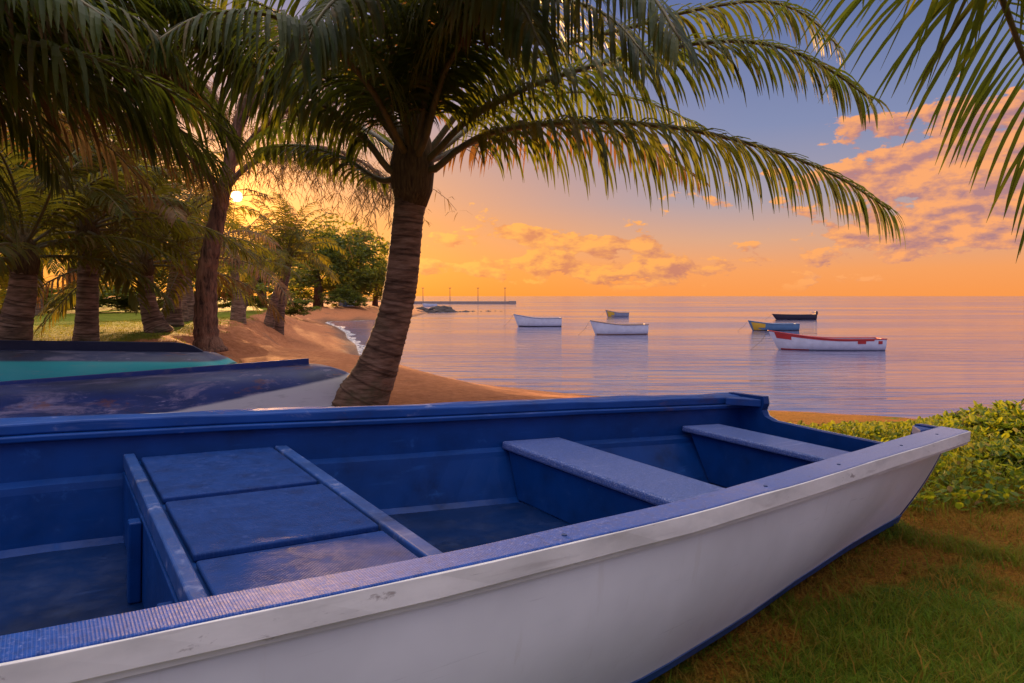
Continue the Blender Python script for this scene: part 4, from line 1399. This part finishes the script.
# ------------------------------------------------------------------ moored boats
def skiff(px, py, width_px, height_px, label, hullm, railm, yaw=0.0, bow=0.4, beam=None, stripe=None, bowpatch=None, motor=False, boot=None, name='moored_boat', rope=True):
    Y = 2.8 * F / (py - HY)
    p = at(px, py, Y)
    L = width_px / F * Y
    D = height_px / F * Y
    Bm = beam or L * 0.30
    root = empty(name, (p.x, p.y, WZ), label, 'boat', 'boats moored in the lagoon')
    root.rotation_euler = (0, 0, math.pi + yaw)      # bow (+x) to the left in view
    n = 26
    outer, inner, edge = [], [], []
    for i in range(n + 1):
        q = i / n
        x = (q - 0.5) * L
        hw = Bm / 2 * (0.80 + 0.20 * math.sin(min(1, q / 0.5) * math.pi / 2)) * (1 - max(0, (q - 0.45) / 0.55) ** 2.3) + 0.012
        top = D * (1 + bow * max(0, (q - 0.35) / 0.65) ** 1.8 + 0.05 * (1 - q) ** 2)
        bt = -0.14 + 0.14 * max(0, (q - 0.8) / 0.2) ** 2
        rk = 0.10 * L * max(0, (q - 0.8) / 0.2)
        sec_ = []
        for k in range(15):
            a = -1 + 2 * k / 14
            s_ = abs(a)
            yy = math.copysign(hw * (1 - (1 - s_) ** 2.2), a) if a else 0.0
            zz = bt + (top - bt) * s_ ** 2.4
            sec_.append(Vector((x + rk * max(0, (zz - bt) / (top - bt)) - rk * 0.6, yy, zz)))
        outer.append(sec_)
        inner.append([Vector((v.x, v.y * 0.90, max(v.z + 0.03, 0.02) if 0 < k < 14 else v.z)) for k, v in enumerate(sec_)])
        edge.append((sec_[0], sec_[-1]))
    b = MB()
    b.loft(outer, closed=False)
    m0 = len(b.v)
    b.v += [tuple(v) for v in outer[0]]
    b.f.append(tuple(range(m0, m0 + 15)))
    b.build('hull', hullm, root, smooth=True, normals=True)
    b = MB()
    b.loft(inner, closed=False)
    b.build('inner_lining', M['boat_grey'], root, smooth=True)
    b = MB()
    rr2 = max(0.028, D * 0.05)
    for e in (0, 1):
        b.tube([v[e] + Vector((0, 0, 0.01)) for v in edge], rr2, 6)
    b.tube([edge[0][0] + Vector((0, 0, 0.0)), edge[0][1] + Vector((0, 0, 0.0))], rr2, 6)
    b.build('gunwale', railm, root, smooth=True)
    for q in (0.22, 0.45, 0.68):
        i = int(q * n)
        v = edge[i]
        b = MB()
        b.box((v[0].x - 0.11, -abs(v[0].y) * 0.93, v[0].z * 0.72), (v[0].x + 0.11, abs(v[0].y) * 0.93, v[0].z * 0.72 + 0.03))
        b.build('thwart', railm, root)

    def band(q0, q1, f0, f1, nm, mm, out=0.012):
        i0, i1 = int(q0 * n), int(q1 * n)
        for e in (0, 14):
            b = MB()
            rg = []
            for i in range(i0, i1 + 1):
                s_ = outer[i]
                topz, botz = s_[e].z, 0.0
                row = []
                for f in (f0, (f0 + f1) / 2, f1):
                    zt = botz + (topz - botz) * f
                    ks = range(0, 8) if e == 0 else range(14, 6, -1)
                    zs = [s_[k].z for k in ks][::-1]
                    ys = [s_[k].y for k in ks][::-1]
                    xs = [s_[k].x for k in ks][::-1]
                    yv = float(np.interp(zt, zs, ys))
                    xv = float(np.interp(zt, zs, xs))
                    row.append(Vector((xv, yv + (out if yv > 0 else -out), zt)))
                rg.append(row + [Vector((v.x, v.y - (0.01 if v.y > 0 else -0.01), v.z)) for v in row[::-1]])
            b.loft(rg, closed=True)
            b.build(nm, mm, root, normals=True)
    if stripe:
        for (q0, q1, f0, f1) in stripe[1]:
            band(q0, q1, f0, f1, 'painted_band', stripe[0])
    if bowpatch:
        band(bowpatch[1], 0.97, 0.06, 0.90, 'bow_patch', bowpatch[0], 0.010)
    if boot:
        band(0.02, 0.97, -0.12, 0.10, 'waterline_band', boot, 0.009)
    if rope:
        e = edge[-1][0].lerp(edge[-1][1], 0.5)
        b = MB()
        b.tube([e, e + Vector((0.35, 0.0, -e.z * 0.55)), e + Vector((0.95, 0.05, -e.z - 0.05))], 0.009, 5)
        b.build('mooring_rope', M['boat_wood'], root)
    if motor:
        b = MB()
        x = edge[0][0].x
        b.box((x - 0.34, -0.16, D * 1.05), (x - 0.06, 0.16, D * 1.05 + 0.42))
        mo = bevel(b.build('outboard_motor', M['boat_dark'], root), 0.06, 3)
        b = MB()
        b.tube([(x - 0.18, 0, D * 1.1), (x - 0.2, 0, -0.4)], 0.06, 8)
        b.build('motor_leg', M['boat_grey'], mo)
        b = MB()
        b.tube([(x - 0.06, 0, D * 1.05 + 0.25), (x + 0.45, 0.05, D * 1.05 + 0.33)], 0.03, 8)
        b.build('tiller', M['boat_grey'], mo)
    return root


skiff(538, 326.5, 46, 8.0, 'white moored boat nearest the leaning palm, plain grey rim', M['boat_white'], M['boat_grey'], yaw=0.12, bow=0.55, boot=M['boat_dark'])
skiff(619, 334.5, 57, 9.5, 'white moored boat with brown rim, in the centre of the lagoon', M['boat_white'], M['boat_brown'], yaw=0.22, bow=0.5, boot=M['boat_brown'])
skiff(617, 317, 24, 4.2, 'smallest moored boat with a sunlit orange bow, far behind the white ones', M['boat_grey'], M['boat_brown'], yaw=0.35, bow=0.7, bowpatch=(M['boat_yellow'], 0.72))  # the yellow bow patch is sunlight on the bow, painted on
skiff(773, 330.5, 50, 6.3, 'blue moored boat with a yellow bow, left of the red trimmed one', M['boat_blue'], M['boat_blue'], yaw=0.15, bow=0.6, bowpatch=(M['boat_yellow'], 0.74), boot=M['boat_dark'])
skiff(794, 319.5, 42, 4.6, 'dark moored boat with a tilted outboard motor at the stern', M['boat_dark'], M['boat_dark'], yaw=0.05, bow=0.2, motor=True)
skiff(826, 350, 107, 11.0, 'longest moored boat, white with red rim and red side patches', M['boat_white'], M['boat_red'], yaw=-0.04, bow=0.75, beam=1.5,
      stripe=(M['boat_red'], [(0.13, 0.99, 0.86, 0.97), (0.20, 0.29, 0.62, 0.86), (0.04, 0.10, 0.60, 0.86), (0.87, 0.97, 0.66, 0.88), (0.7, 0.97, 0.02, 0.10)]), boot=M['boat_grey'])
skiff(430, 306.5, 14, 2.4, 'tiny white boat by the rocks in front of the pier', M['boat_white'], M['boat_white'], yaw=0.1, bow=0.3, rope=False)

# ------------------------------------------------------------------ pier, lamp posts, rocks
YPI = 245.0
p0, p1 = at(330, 302, YPI), at(512, 302, YPI)
b = MB()
zt = WZ + 0.95
b.box((p0.x - 60, YPI - 1.6, WZ - 0.6), (p1.x - 1.2, YPI + 1.6, zt))
pier = b.build('pier', M['concrete'])
bevel(pier, 0.05)
tag(pier, 'long low dark pier reaching out from the trees to the horizon', 'pier')
b = MB()
b.box((p1.x - 1.203, YPI - 2.2, WZ - 0.6), (p1.x + 1.5, YPI + 2.2, zt + 0.12))
b.build('pier_head', M['concrete'], pier)
b = MB()
for k in range(26):
    x = p1.x - 3 - k * 3.2
    b.box((x - 0.16, YPI - 1.76, WZ - 0.6), (x + 0.16, YPI - 1.603, zt - 0.05))
b.build('fender_piles', M['concrete'], pier)
b = MB()
b.box((p1.x - 42, YPI - 0.8, zt + 0.003), (p1.x - 39.5, YPI + 0.8, zt + 1.0))
b.build('pier_locker', M['concrete'], pier)
LAMPLAB = ['lamp post on the pier nearest the leaning palm trunk', 'second lamp post on the pier from the shore', 'third lamp post on the pier, before the outermost one', 'outermost lamp post at the seaward end of the pier']
for k, px in enumerate((423, 450, 478, 505)):
    p = at(px, 300, YPI)
    root = empty('lamp_post', (p.x, YPI, zt), LAMPLAB[k], 'lamp post', 'lamp posts along the pier')
    b = MB()
    b.tube([(0, 0, 0), (0, 0, 1.5), (0, 0, 4.6)], [0.14, 0.10, 0.08], 8)
    b.build('post', M['steel'], root)
    b = MB()
    b.box((-0.45, -0.12, 4.603), (0.45, 0.12, 4.78))
    b.build('lamp_head', M['steel'], root)
rd = random.Random(5)
rocks = [(412, 311.5, 0.8), (418, 312, 1.1), (426, 311, 1.0), (433, 311.5, 1.2), (440, 311, 1.5), (447, 311, 1.4), (452, 310.6, 0.9), (460, 310.8, 0.7), (466, 310.6, 0.8), (473, 310.3, 0.7), (481, 310.4, 0.6), (488, 310.2, 0.7), (495, 310, 0.6), (501, 310.2, 0.6), (437, 309, 1.6), (444, 309.4, 1.7), (422, 309, 1.4), (405, 310, 1.3)]
for k, (px, py, s) in enumerate(rocks):
    Y = 2.8 * F / (py + 1.0 - HY)
    p = at(px, py, Y)
    b = MB()
    rg = []
    for i in range(6):
        f = i / 5
        rad = s * math.sin(math.pi * (0.12 + 0.86 * f) * 0.5 + 0.0) if f < 1 else s
        rad = s * (math.cos(f * math.pi / 2) ** 0.6 + 0.02)
        rg.append([Vector((math.cos(a) * rad * 1.5 * rd.uniform(0.75, 1.2), math.sin(a) * rad * rd.uniform(0.75, 1.2), -0.4 + f * s * 0.75 * rd.uniform(0.9, 1.1))) for a in (2 * math.pi * q / 9 for q in range(9))])
    b.loft(rg)
    o = b.build('shore_rock', M['rock'])
    o.location = (p.x, p.y, WZ)
    tag(o, 'low dark boulder in the row of rocks running out in front of the pier', 'rock', 'rocks in front of the pier')


# ------------------------------------------------------------------ grass and beach plants
def blade(b, x, y, z, hgt, w, az, lean):
    dx, dy = math.cos(az), math.sin(az)
    px_, py_ = -dy * w * 0.5, dx * w * 0.5
    n = len(b.v)
    m_ = (x + dx * lean * 0.3, y + dy * lean * 0.3, z + hgt * 0.6)
    e = (x + dx * lean, y + dy * lean, z + hgt)
    b.v += [(x - px_, y - py_, z), (x + px_, y + py_, z), (m_[0] - px_ * 0.8, m_[1] - py_ * 0.8, m_[2]), (m_[0] + px_ * 0.8, m_[1] + py_ * 0.8, m_[2]), e]
    b.f += [(n, n + 1, n + 3, n + 2), (n + 2, n + 3, n + 4)]


def in_hull(x, y):
    d = Vector((x - org.x, y - org.y, 0))
    s = d.dot(BX) / KS
    v = -d.dot(BY) / KS - T0
    return -2.9 < s < ST and far_t(s) + 0.25 < v < near_t(s) - 0.3


def scatter(n, x0, x1, y0, y1, rnd):
    xs = rnd.uniform(x0, x1, n)
    ys = rnd.uniform(y0, y1, n)
    return xs, ys


b, bd = MB(), MB()
xs, ys = scatter(150000, 0.1, 4.2, 1.2, 4.8, rng)
tr_ = terrain(xs, ys)
hh, patch = tr_[0], 0.5 - tr_[6]
for x, y, z, pt in zip(xs, ys, hh, patch):
    if x > y * 0.80 + 0.4 or in_hull(x, y): continue
    r = random.random()
    dry = pt < 0.5 * (r - 0.5)
    if dry and r < 0.45: continue
    if y > 3.6 and random.random() < 0.4: continue
    hg = random.uniform(0.012, 0.034) * (1.0 if dry else 1.25 + 0.5 * max(0, pt))
    blade(bd if dry else b, x, y, z - 0.003, hg, random.uniform(0.002, 0.0042), random.uniform(0, 6.28), hg * random.uniform(0.5, 1.8))
for k in range(9000):
    x, y = random.uniform(0.1, 4.0), random.uniform(1.2, 4.4)
    if x > y * 0.80 + 0.4 or in_hull(x, y): continue
    if wob(np.array([x]), np.array([y]), 1.5, 0.7)[0] < -0.35: continue
    hg = random.uniform(0.03, 0.07)
    blade(b if random.random() < 0.7 else bd, x, y, gz(x, y) - 0.003, hg * 0.8, random.uniform(0.003, 0.006), random.uniform(0, 6.28), hg * random.uniform(0.5, 1.4))
tag(b.build('grass', M['grass']), 'short green grass beside the boat', 'grass', kind='stuff')
tag(bd.build('dry_grass', M['grass_dry']), 'short dry brown grass in worn patches', 'grass', kind='stuff')


def plant_leaf(b, p, az, tilt, ln, w):
    """Rounded leaf of four faces with a folded midrib."""
    d = Vector((math.cos(az) * math.cos(tilt), math.sin(az) * math.cos(tilt), math.sin(tilt)))
    s = d.cross(Vector((0, 0, 1))).normalized()
    u = s.cross(d)
    n = len(b.v)
    c = [p, p + d * ln * 0.55, p + d * ln]
    l1, r1 = p + d * ln * 0.35 + s * w + u * w * 0.35, p + d * ln * 0.35 - s * w + u * w * 0.35
    l2, r2 = p + d * ln * 0.78 + s * w * 0.8 + u * w * 0.28, p + d * ln * 0.78 - s * w * 0.8 + u * w * 0.28
    b.v += c + [l1, r1, l2, r2]
    b.f += [(n, n + 1, n + 3), (n, n + 4, n + 1), (n + 1, n + 2, n + 5), (n + 1, n + 5, n + 3), (n + 1, n + 6, n + 2), (n + 1, n + 4, n + 6)]


b, bg = MB(), MB()
xs, ys = scatter(34000, 1.5, 12, 2.9, 12.0, rng)
hT, sT, lT, wT, sdT, slT, _ = terrain(xs, ys)
for x, y, z, s_, sdv in zip(xs, ys, hT, sT, sdT):
    if x > y * 0.95 + 0.8 or in_hull(x, y) or s_ > 0.5 or sdv < 3.6: continue
    lim = CZ - (131 + 3 * wob(np.array([x]), np.array([y]), 1.9, 4)[0] - 13 * sstep(900, 1000, CX + F * x / y)) / F * y - z
    if lim < 0.015: continue
    front = y - (3.05 + 0.25 * wob(np.array([x]), np.array([y]), 1.6)[0])
    if front < 0: continue
    if random.random() < min(0.72, max(0, (y - 5) * 0.10)): continue
    tall = (0.5 + 0.5 * sstep(0, 0.7, front)) * (1 - 0.55 * sstep(5.5, 8, y))
    lump = 1 + 0.25 * wob(np.array([x]), np.array([y]), 2.3, 1)[0]
    for k in range(random.randint(2, 5)):
        h0 = min(random.uniform(0.02, 0.13) * tall * lump, lim * random.uniform(0.6, 1.0))
        sz = random.uniform(0.014, 0.034)
        plant_leaf(b, Vector((x + random.gauss(0, 0.03), y + random.gauss(0, 0.03), z + h0)), random.uniform(0, 6.28), R(random.uniform(-5, 65)), sz * 1.5, sz * 0.55)
    if random.random() < 0.9:
        hg = min(random.uniform(0.06, 0.17) * tall, lim * 1.15)
        for k in range(5):
            blade(bg, x + random.gauss(0, 0.03), y + random.gauss(0, 0.03), z - 0.005, hg * random.uniform(0.7, 1.1), random.uniform(0.004, 0.009), random.uniform(0, 6.28), hg * random.uniform(0.2, 0.9))
tag(b.build('beach_creeper', M['creeper']), 'low leafy beach creeper between the boat stern and the water', 'ground cover', kind='stuff')
tag(bg.build('tall_grass', M['reed']), 'taller grass blades growing through the beach creeper', 'grass', kind='stuff')


def bush(x, y, r, hgt, n, label, seed):
    rd_ = random.Random(seed)
    z = gz(x, y)
    root = empty('beach_shrub', (x, y, z), label, 'shrub', 'shrubs at the right edge of the creeper')
    st, lf = MB(), MB()
    for k in range(n):
        a = rd_.uniform(0, 6.28)
        rad = r * math.sqrt(rd_.random())
        e = Vector((math.cos(a) * rad, math.sin(a) * rad, hgt * (1 - 0.55 * (rad / r) ** 2) * rd_.uniform(0.75, 1.05)))
        s = Vector((e.x * 0.35, e.y * 0.35, 0))
        mid = s.lerp(e, 0.5) + Vector((0, 0, 0.03))
        st.tube([s, mid, e], [0.006, 0.005, 0.003], 5, cap=False)
        for q in range(15):
            f = 0.35 + 0.65 * q / 14
            p = (s.lerp(mid, f * 2) if f < 0.5 else mid.lerp(e, f * 2 - 1))
            ln = rd_.uniform(0.05, 0.085)
            plant_leaf(lf, p, rd_.uniform(0, 6.28), R(rd_.uniform(5, 60)), ln, ln * 0.24)
    st.build('stems', M['stalk'], root)
    lf.build('foliage', M['creeper'], root)


bush(3.52, 4.75, 0.34, 0.25, 46, 'bright green leafy shrub, the tallest at the right edge', 1)
bush(4.15, 5.6, 0.4, 0.27, 44, 'leafy shrub half cut by the right edge, behind the tallest one', 2)
bush(3.55, 5.25, 0.26, 0.16, 30, 'smaller leafy shrub just left of the tallest one', 3)
bush(2.85, 3.9, 0.26, 0.15, 36, 'low leafy shrub in front of the tallest one at the edge', 4)
# tuft of weeds on the sand beside the overturned boats
b = MB()
for k in range(900):
    px_ = random.gauss(250, 13)
    p = at(px_, 356, 9.2 + random.gauss(0, 0.35))
    z = gz(p.x, p.y)
    hg = random.uniform(0.04, 0.11)
    blade(b, p.x, p.y, z, hg, 0.008, random.uniform(0, 6.28), hg * random.uniform(0.3, 1.2))
tag(b.build('weed_tuft', M['grass']), 'dark weeds on the sand beside the end of the teal boat', 'weeds', kind='stuff')
# lawn tufts break the edge of the eroded bank
b = MB()
xs, ys = scatter(26000, -14, -4.6, 8, 34, rng)
tr = terrain(xs, ys)
for x, y, z, slv in zip(xs, ys, tr[0], tr[5]):
    if -0.25 < slv < 3.5:
        hg = random.uniform(0.02, 0.055)
        blade(b, x, y, z - 0.004, hg, random.uniform(0.006, 0.014), random.uniform(0, 6.28), hg * random.uniform(0.2, 1.3))
tag(b.build('lawn_grass', M['grass']), 'sunlit lawn grass along the top of the eroded bank', 'grass', kind='stuff')

# ------------------------------------------------------------------ camera
cam = bpy.data.cameras.new('camera')
cam.lens, cam.sensor_width = 36.0 * F / 1024.0, 36.0
cam.clip_start, cam.clip_end = 0.02, 30000
co = bpy.data.objects.new('camera', cam)
co.location = CAM
co.rotation_euler = (math.pi / 2 - PITCH, 0, 0)
COL.objects.link(co)
scene.camera = co

# ------------------------------------------------------------------ sun and sky
sl_ = bpy.data.lights.new('sun', 'SUN')
sl_.energy = 5.0
sl_.angle = R(0.6)
sl_.color = (1.0, 0.52, 0.20)
so = bpy.data.objects.new('sun', sl_)
so.rotation_euler = (-SUN).to_track_quat('-Z', 'Y').to_euler()
COL.objects.link(so)

w = bpy.data.worlds.new('World')
scene.world = w
w.use_nodes = True
t = N(w.node_tree)
sky = t.n('ShaderNodeTexSky', sky_type='NISHITA')
sky.sun_disc = False
sky.sun_elevation = SUN_EL
sky.sun_rotation = SUN_AZ
sky.dust_density = 2.0
dirv = t.n('ShaderNodeTexCoord').outputs['Generated']
sp = t.n('ShaderNodeSeparateXYZ')
t.put(sp.inputs[0], dirv)
el = t.m('MULTIPLY', t.m('ARCSINE', sp.outputs[2]), 57.2958)
az = t.m('MULTIPLY', t.m('ARCTAN2', sp.outputs[0], sp.outputs[1]), 57.2958)
dot = t.n('ShaderNodeVectorMath', operation='DOT_PRODUCT')
t.put(dot.inputs[0], dirv)
dot.inputs[1].default_value = SUN
ca = dot.outputs['Value']
ang = t.m('MULTIPLY', t.m('ARCCOSINE', t.m('MINIMUM', ca, 1.0)), 57.2958)
E_ = t.mr(el, -2, 43, 0, 1, smooth=False)


def S_(deg): return (deg + 2) / 45.0


def scl(a, k):
    nd = t.n('ShaderNodeVectorMath', operation='SCALE')
    t.put(nd.inputs[0], a)
    t.put(nd.inputs['Scale'], k)
    return nd.outputs[0]


near_r = t.ramp(E_, [(S_(-1), srgb(252, 142, 26)), (S_(2.5), srgb(250, 148, 40)), (S_(6), srgb(236, 146, 66)), (S_(10), srgb(208, 148, 116)), (S_(15), srgb(164, 146, 160)), (S_(22), srgb(110, 122, 164)), (S_(32), srgb(88, 108, 160))])
far_r = t.ramp(E_, [(S_(-1), srgb(252, 150, 66)), (S_(2), srgb(244, 158, 94)), (S_(4.5), srgb(214, 162, 134)), (S_(7.5), srgb(166, 154, 166)), (S_(13), srgb(126, 136, 174)), (S_(22), srgb(88, 106, 158)), (S_(32), srgb(78, 98, 152))])
back_r = t.ramp(E_, [(S_(-1), srgb(126, 124, 156)), (S_(6), srgb(134, 128, 162)), (S_(14), srgb(124, 120, 160)), (S_(28), srgb(104, 114, 165)), (S_(42), srgb(92, 108, 165))])
daz = t.m('ABSOLUTE', t.m('ADD', az, -math.degrees(SUN_AZ)))
daz = t.m('MINIMUM', daz, t.m('SUBTRACT', 360.0, daz))
base_ = t.mix(t.mr(daz, 6, 42), near_r, far_r)
base_ = t.mix(t.mr(daz, 62, 120), base_, scl(back_r, 1.9))  # sky behind the camera boosted as unseen fill light

# clouds, drawn in bearing and elevation
azw, elw = az, el


def cloud_n(da, de):
    v = t.comb(t.m('MULTIPLY', t.m('ADD', azw, da), 0.29), t.m('MULTIPLY', t.m('ADD', elw, de), 0.60), 3.7)
    a = t.noise(v, 1.0, 9, 0.60, 0.1)
    v2 = t.comb(t.m('MULTIPLY', t.m('ADD', azw, da), 0.05), t.m('MULTIPLY', t.m('ADD', elw, de), 0.16), 9.1)
    return t.m('ADD', t.m('MULTIPLY', a, 0.72), t.m('MULTIPLY', t.noise(v2, 1.0, 2, 0.5), 0.28))


def gauss(x0, sx, y0, sy):
    a = t.m('POWER', t.m('DIVIDE', t.m('SUBTRACT', az, x0), sx), 2.0)
    c = t.m('POWER', t.m('DIVIDE', t.m('SUBTRACT', el, y0), sy), 2.0)
    return t.m('EXPONENT', t.m('MULTIPLY', t.m('ADD', a, c), -1.0))


n0 = cloud_n(0, 0)
n1 = cloud_n(-0.6, 0.40)
bias = t.m('ADD', t.m('MULTIPLY', gauss(33, 9, 8.6, 4.8), 0.30), t.m('MULTIPLY', gauss(30, 8, 4.6, 1.0), 0.14))
bias = t.m('ADD', bias, t.m('MULTIPLY', gauss(1.5, 4, 5.2, 0.9), 0.18))
bias = t.m('ADD', bias, t.m('MULTIPLY', gauss(8.5, 4, 4.4, 0.6), 0.17))
bias = t.m('ADD', bias, t.m('MULTIPLY', gauss(5, 34, 2.3, 1.5), 0.13))
bias = t.m('ADD', bias, t.m('MULTIPLY', t.mr(el, 9, 16), -0.10))
bias = t.m('ADD', bias, t.m('MULTIPLY', t.mr(daz, 75, 110), 0.05))
dens = t.m('ADD', n0, bias)
cov = t.m('MULTIPLY', t.mr(dens, 0.58, 0.622), t.mr(el, 0.1, 1.2))
lit = t.m('ADD', t.m('MULTIPLY', t.m('SUBTRACT', n0, n1), 7.5), 0.55, clamp=True)
c_lit = t.mix(t.mr(daz, 10, 60), srgb(255, 172, 70), srgb(252, 166, 104))
c_shd = t.mix(t.mr(daz, 10, 60), srgb(216, 122, 66), srgb(174, 124, 130))
ccol = t.mix(lit, c_shd, c_lit)
ccol = t.mix(t.mr(daz, 80, 130), ccol, srgb(190, 140, 150))
col = t.mix(t.m('MULTIPLY', cov, 0.96), base_, ccol)

# glow round the sun and the disc itself
glow = t.m('ADD', t.m('MULTIPLY', t.m('EXPONENT', t.m('DIVIDE', ang, -2.4)), 2.6), t.m('MULTIPLY', t.m('EXPONENT', t.m('DIVIDE', ang, -9.0)), 0.28))
gcol = t.n('ShaderNodeVectorMath', operation='SCALE')
gcol.inputs[0].default_value = (1.0, 0.30, 0.004)
t.put(gcol.inputs['Scale'], glow)
disc = t.mr(ang, 0.46, 0.30, 0.0, 12.0)
dcol = t.n('ShaderNodeVectorMath', operation='SCALE')
dcol.inputs[0].default_value = (1.0, 0.78, 0.36)
t.put(dcol.inputs['Scale'], disc)


def add(a, c):
    nd = t.n('ShaderNodeVectorMath', operation='ADD')
    t.put(nd.inputs[0], a)
    t.put(nd.inputs[1], c)
    return nd.outputs[0]


def scale(a, k):
    nd = t.n('ShaderNodeVectorMath', operation='SCALE')
    t.put(nd.inputs[0], a)
    t.put(nd.inputs['Scale'], k)
    return nd.outputs[0]


STR = 0.1
EXPO = 1.25
# fill light added to the unseen sky overhead, to brighten shaded ground
zenith_fill = t.mr(el, 27, 58, 0.0, 1.9)
vcol = t.n('ShaderNodeVectorMath', operation='SCALE')
vcol.inputs[0].default_value = (1.0, 0.86, 0.72)
t.put(vcol.inputs['Scale'], zenith_fill)
total = add(scale(add(add(add(col, gcol.outputs[0]), dcol.outputs[0]), vcol.outputs[0]), 2 ** -EXPO / STR), scale(sky.outputs[0], 0.03))
bg_ = t.n('ShaderNodeBackground')
t.put(bg_.inputs['Color'], total)
bg_.inputs['Strength'].default_value = STR
wo = t.n('ShaderNodeOutputWorld')
t.t.links.new(bg_.outputs[0], wo.inputs['Surface'])

# ------------------------------------------------------------------ render settings
vs = scene.view_settings
vs.view_transform, vs.look = 'Standard', 'None'
vs.exposure, vs.gamma, vs.use_curve_mapping = EXPO, 1.0, False
scene.render.engine = 'CYCLES'
cy = scene.cycles
cy.max_bounces, cy.diffuse_bounces, cy.glossy_bounces, cy.transmission_bounces, cy.transparent_max_bounces = 8, 4, 4, 4, 8
cy.use_denoising = True
cy.denoiser = 'OPENIMAGEDENOISE'
cy.sample_clamp_indirect = 6.0
cy.use_adaptive_sampling = True
cy.adaptive_threshold = 0.01
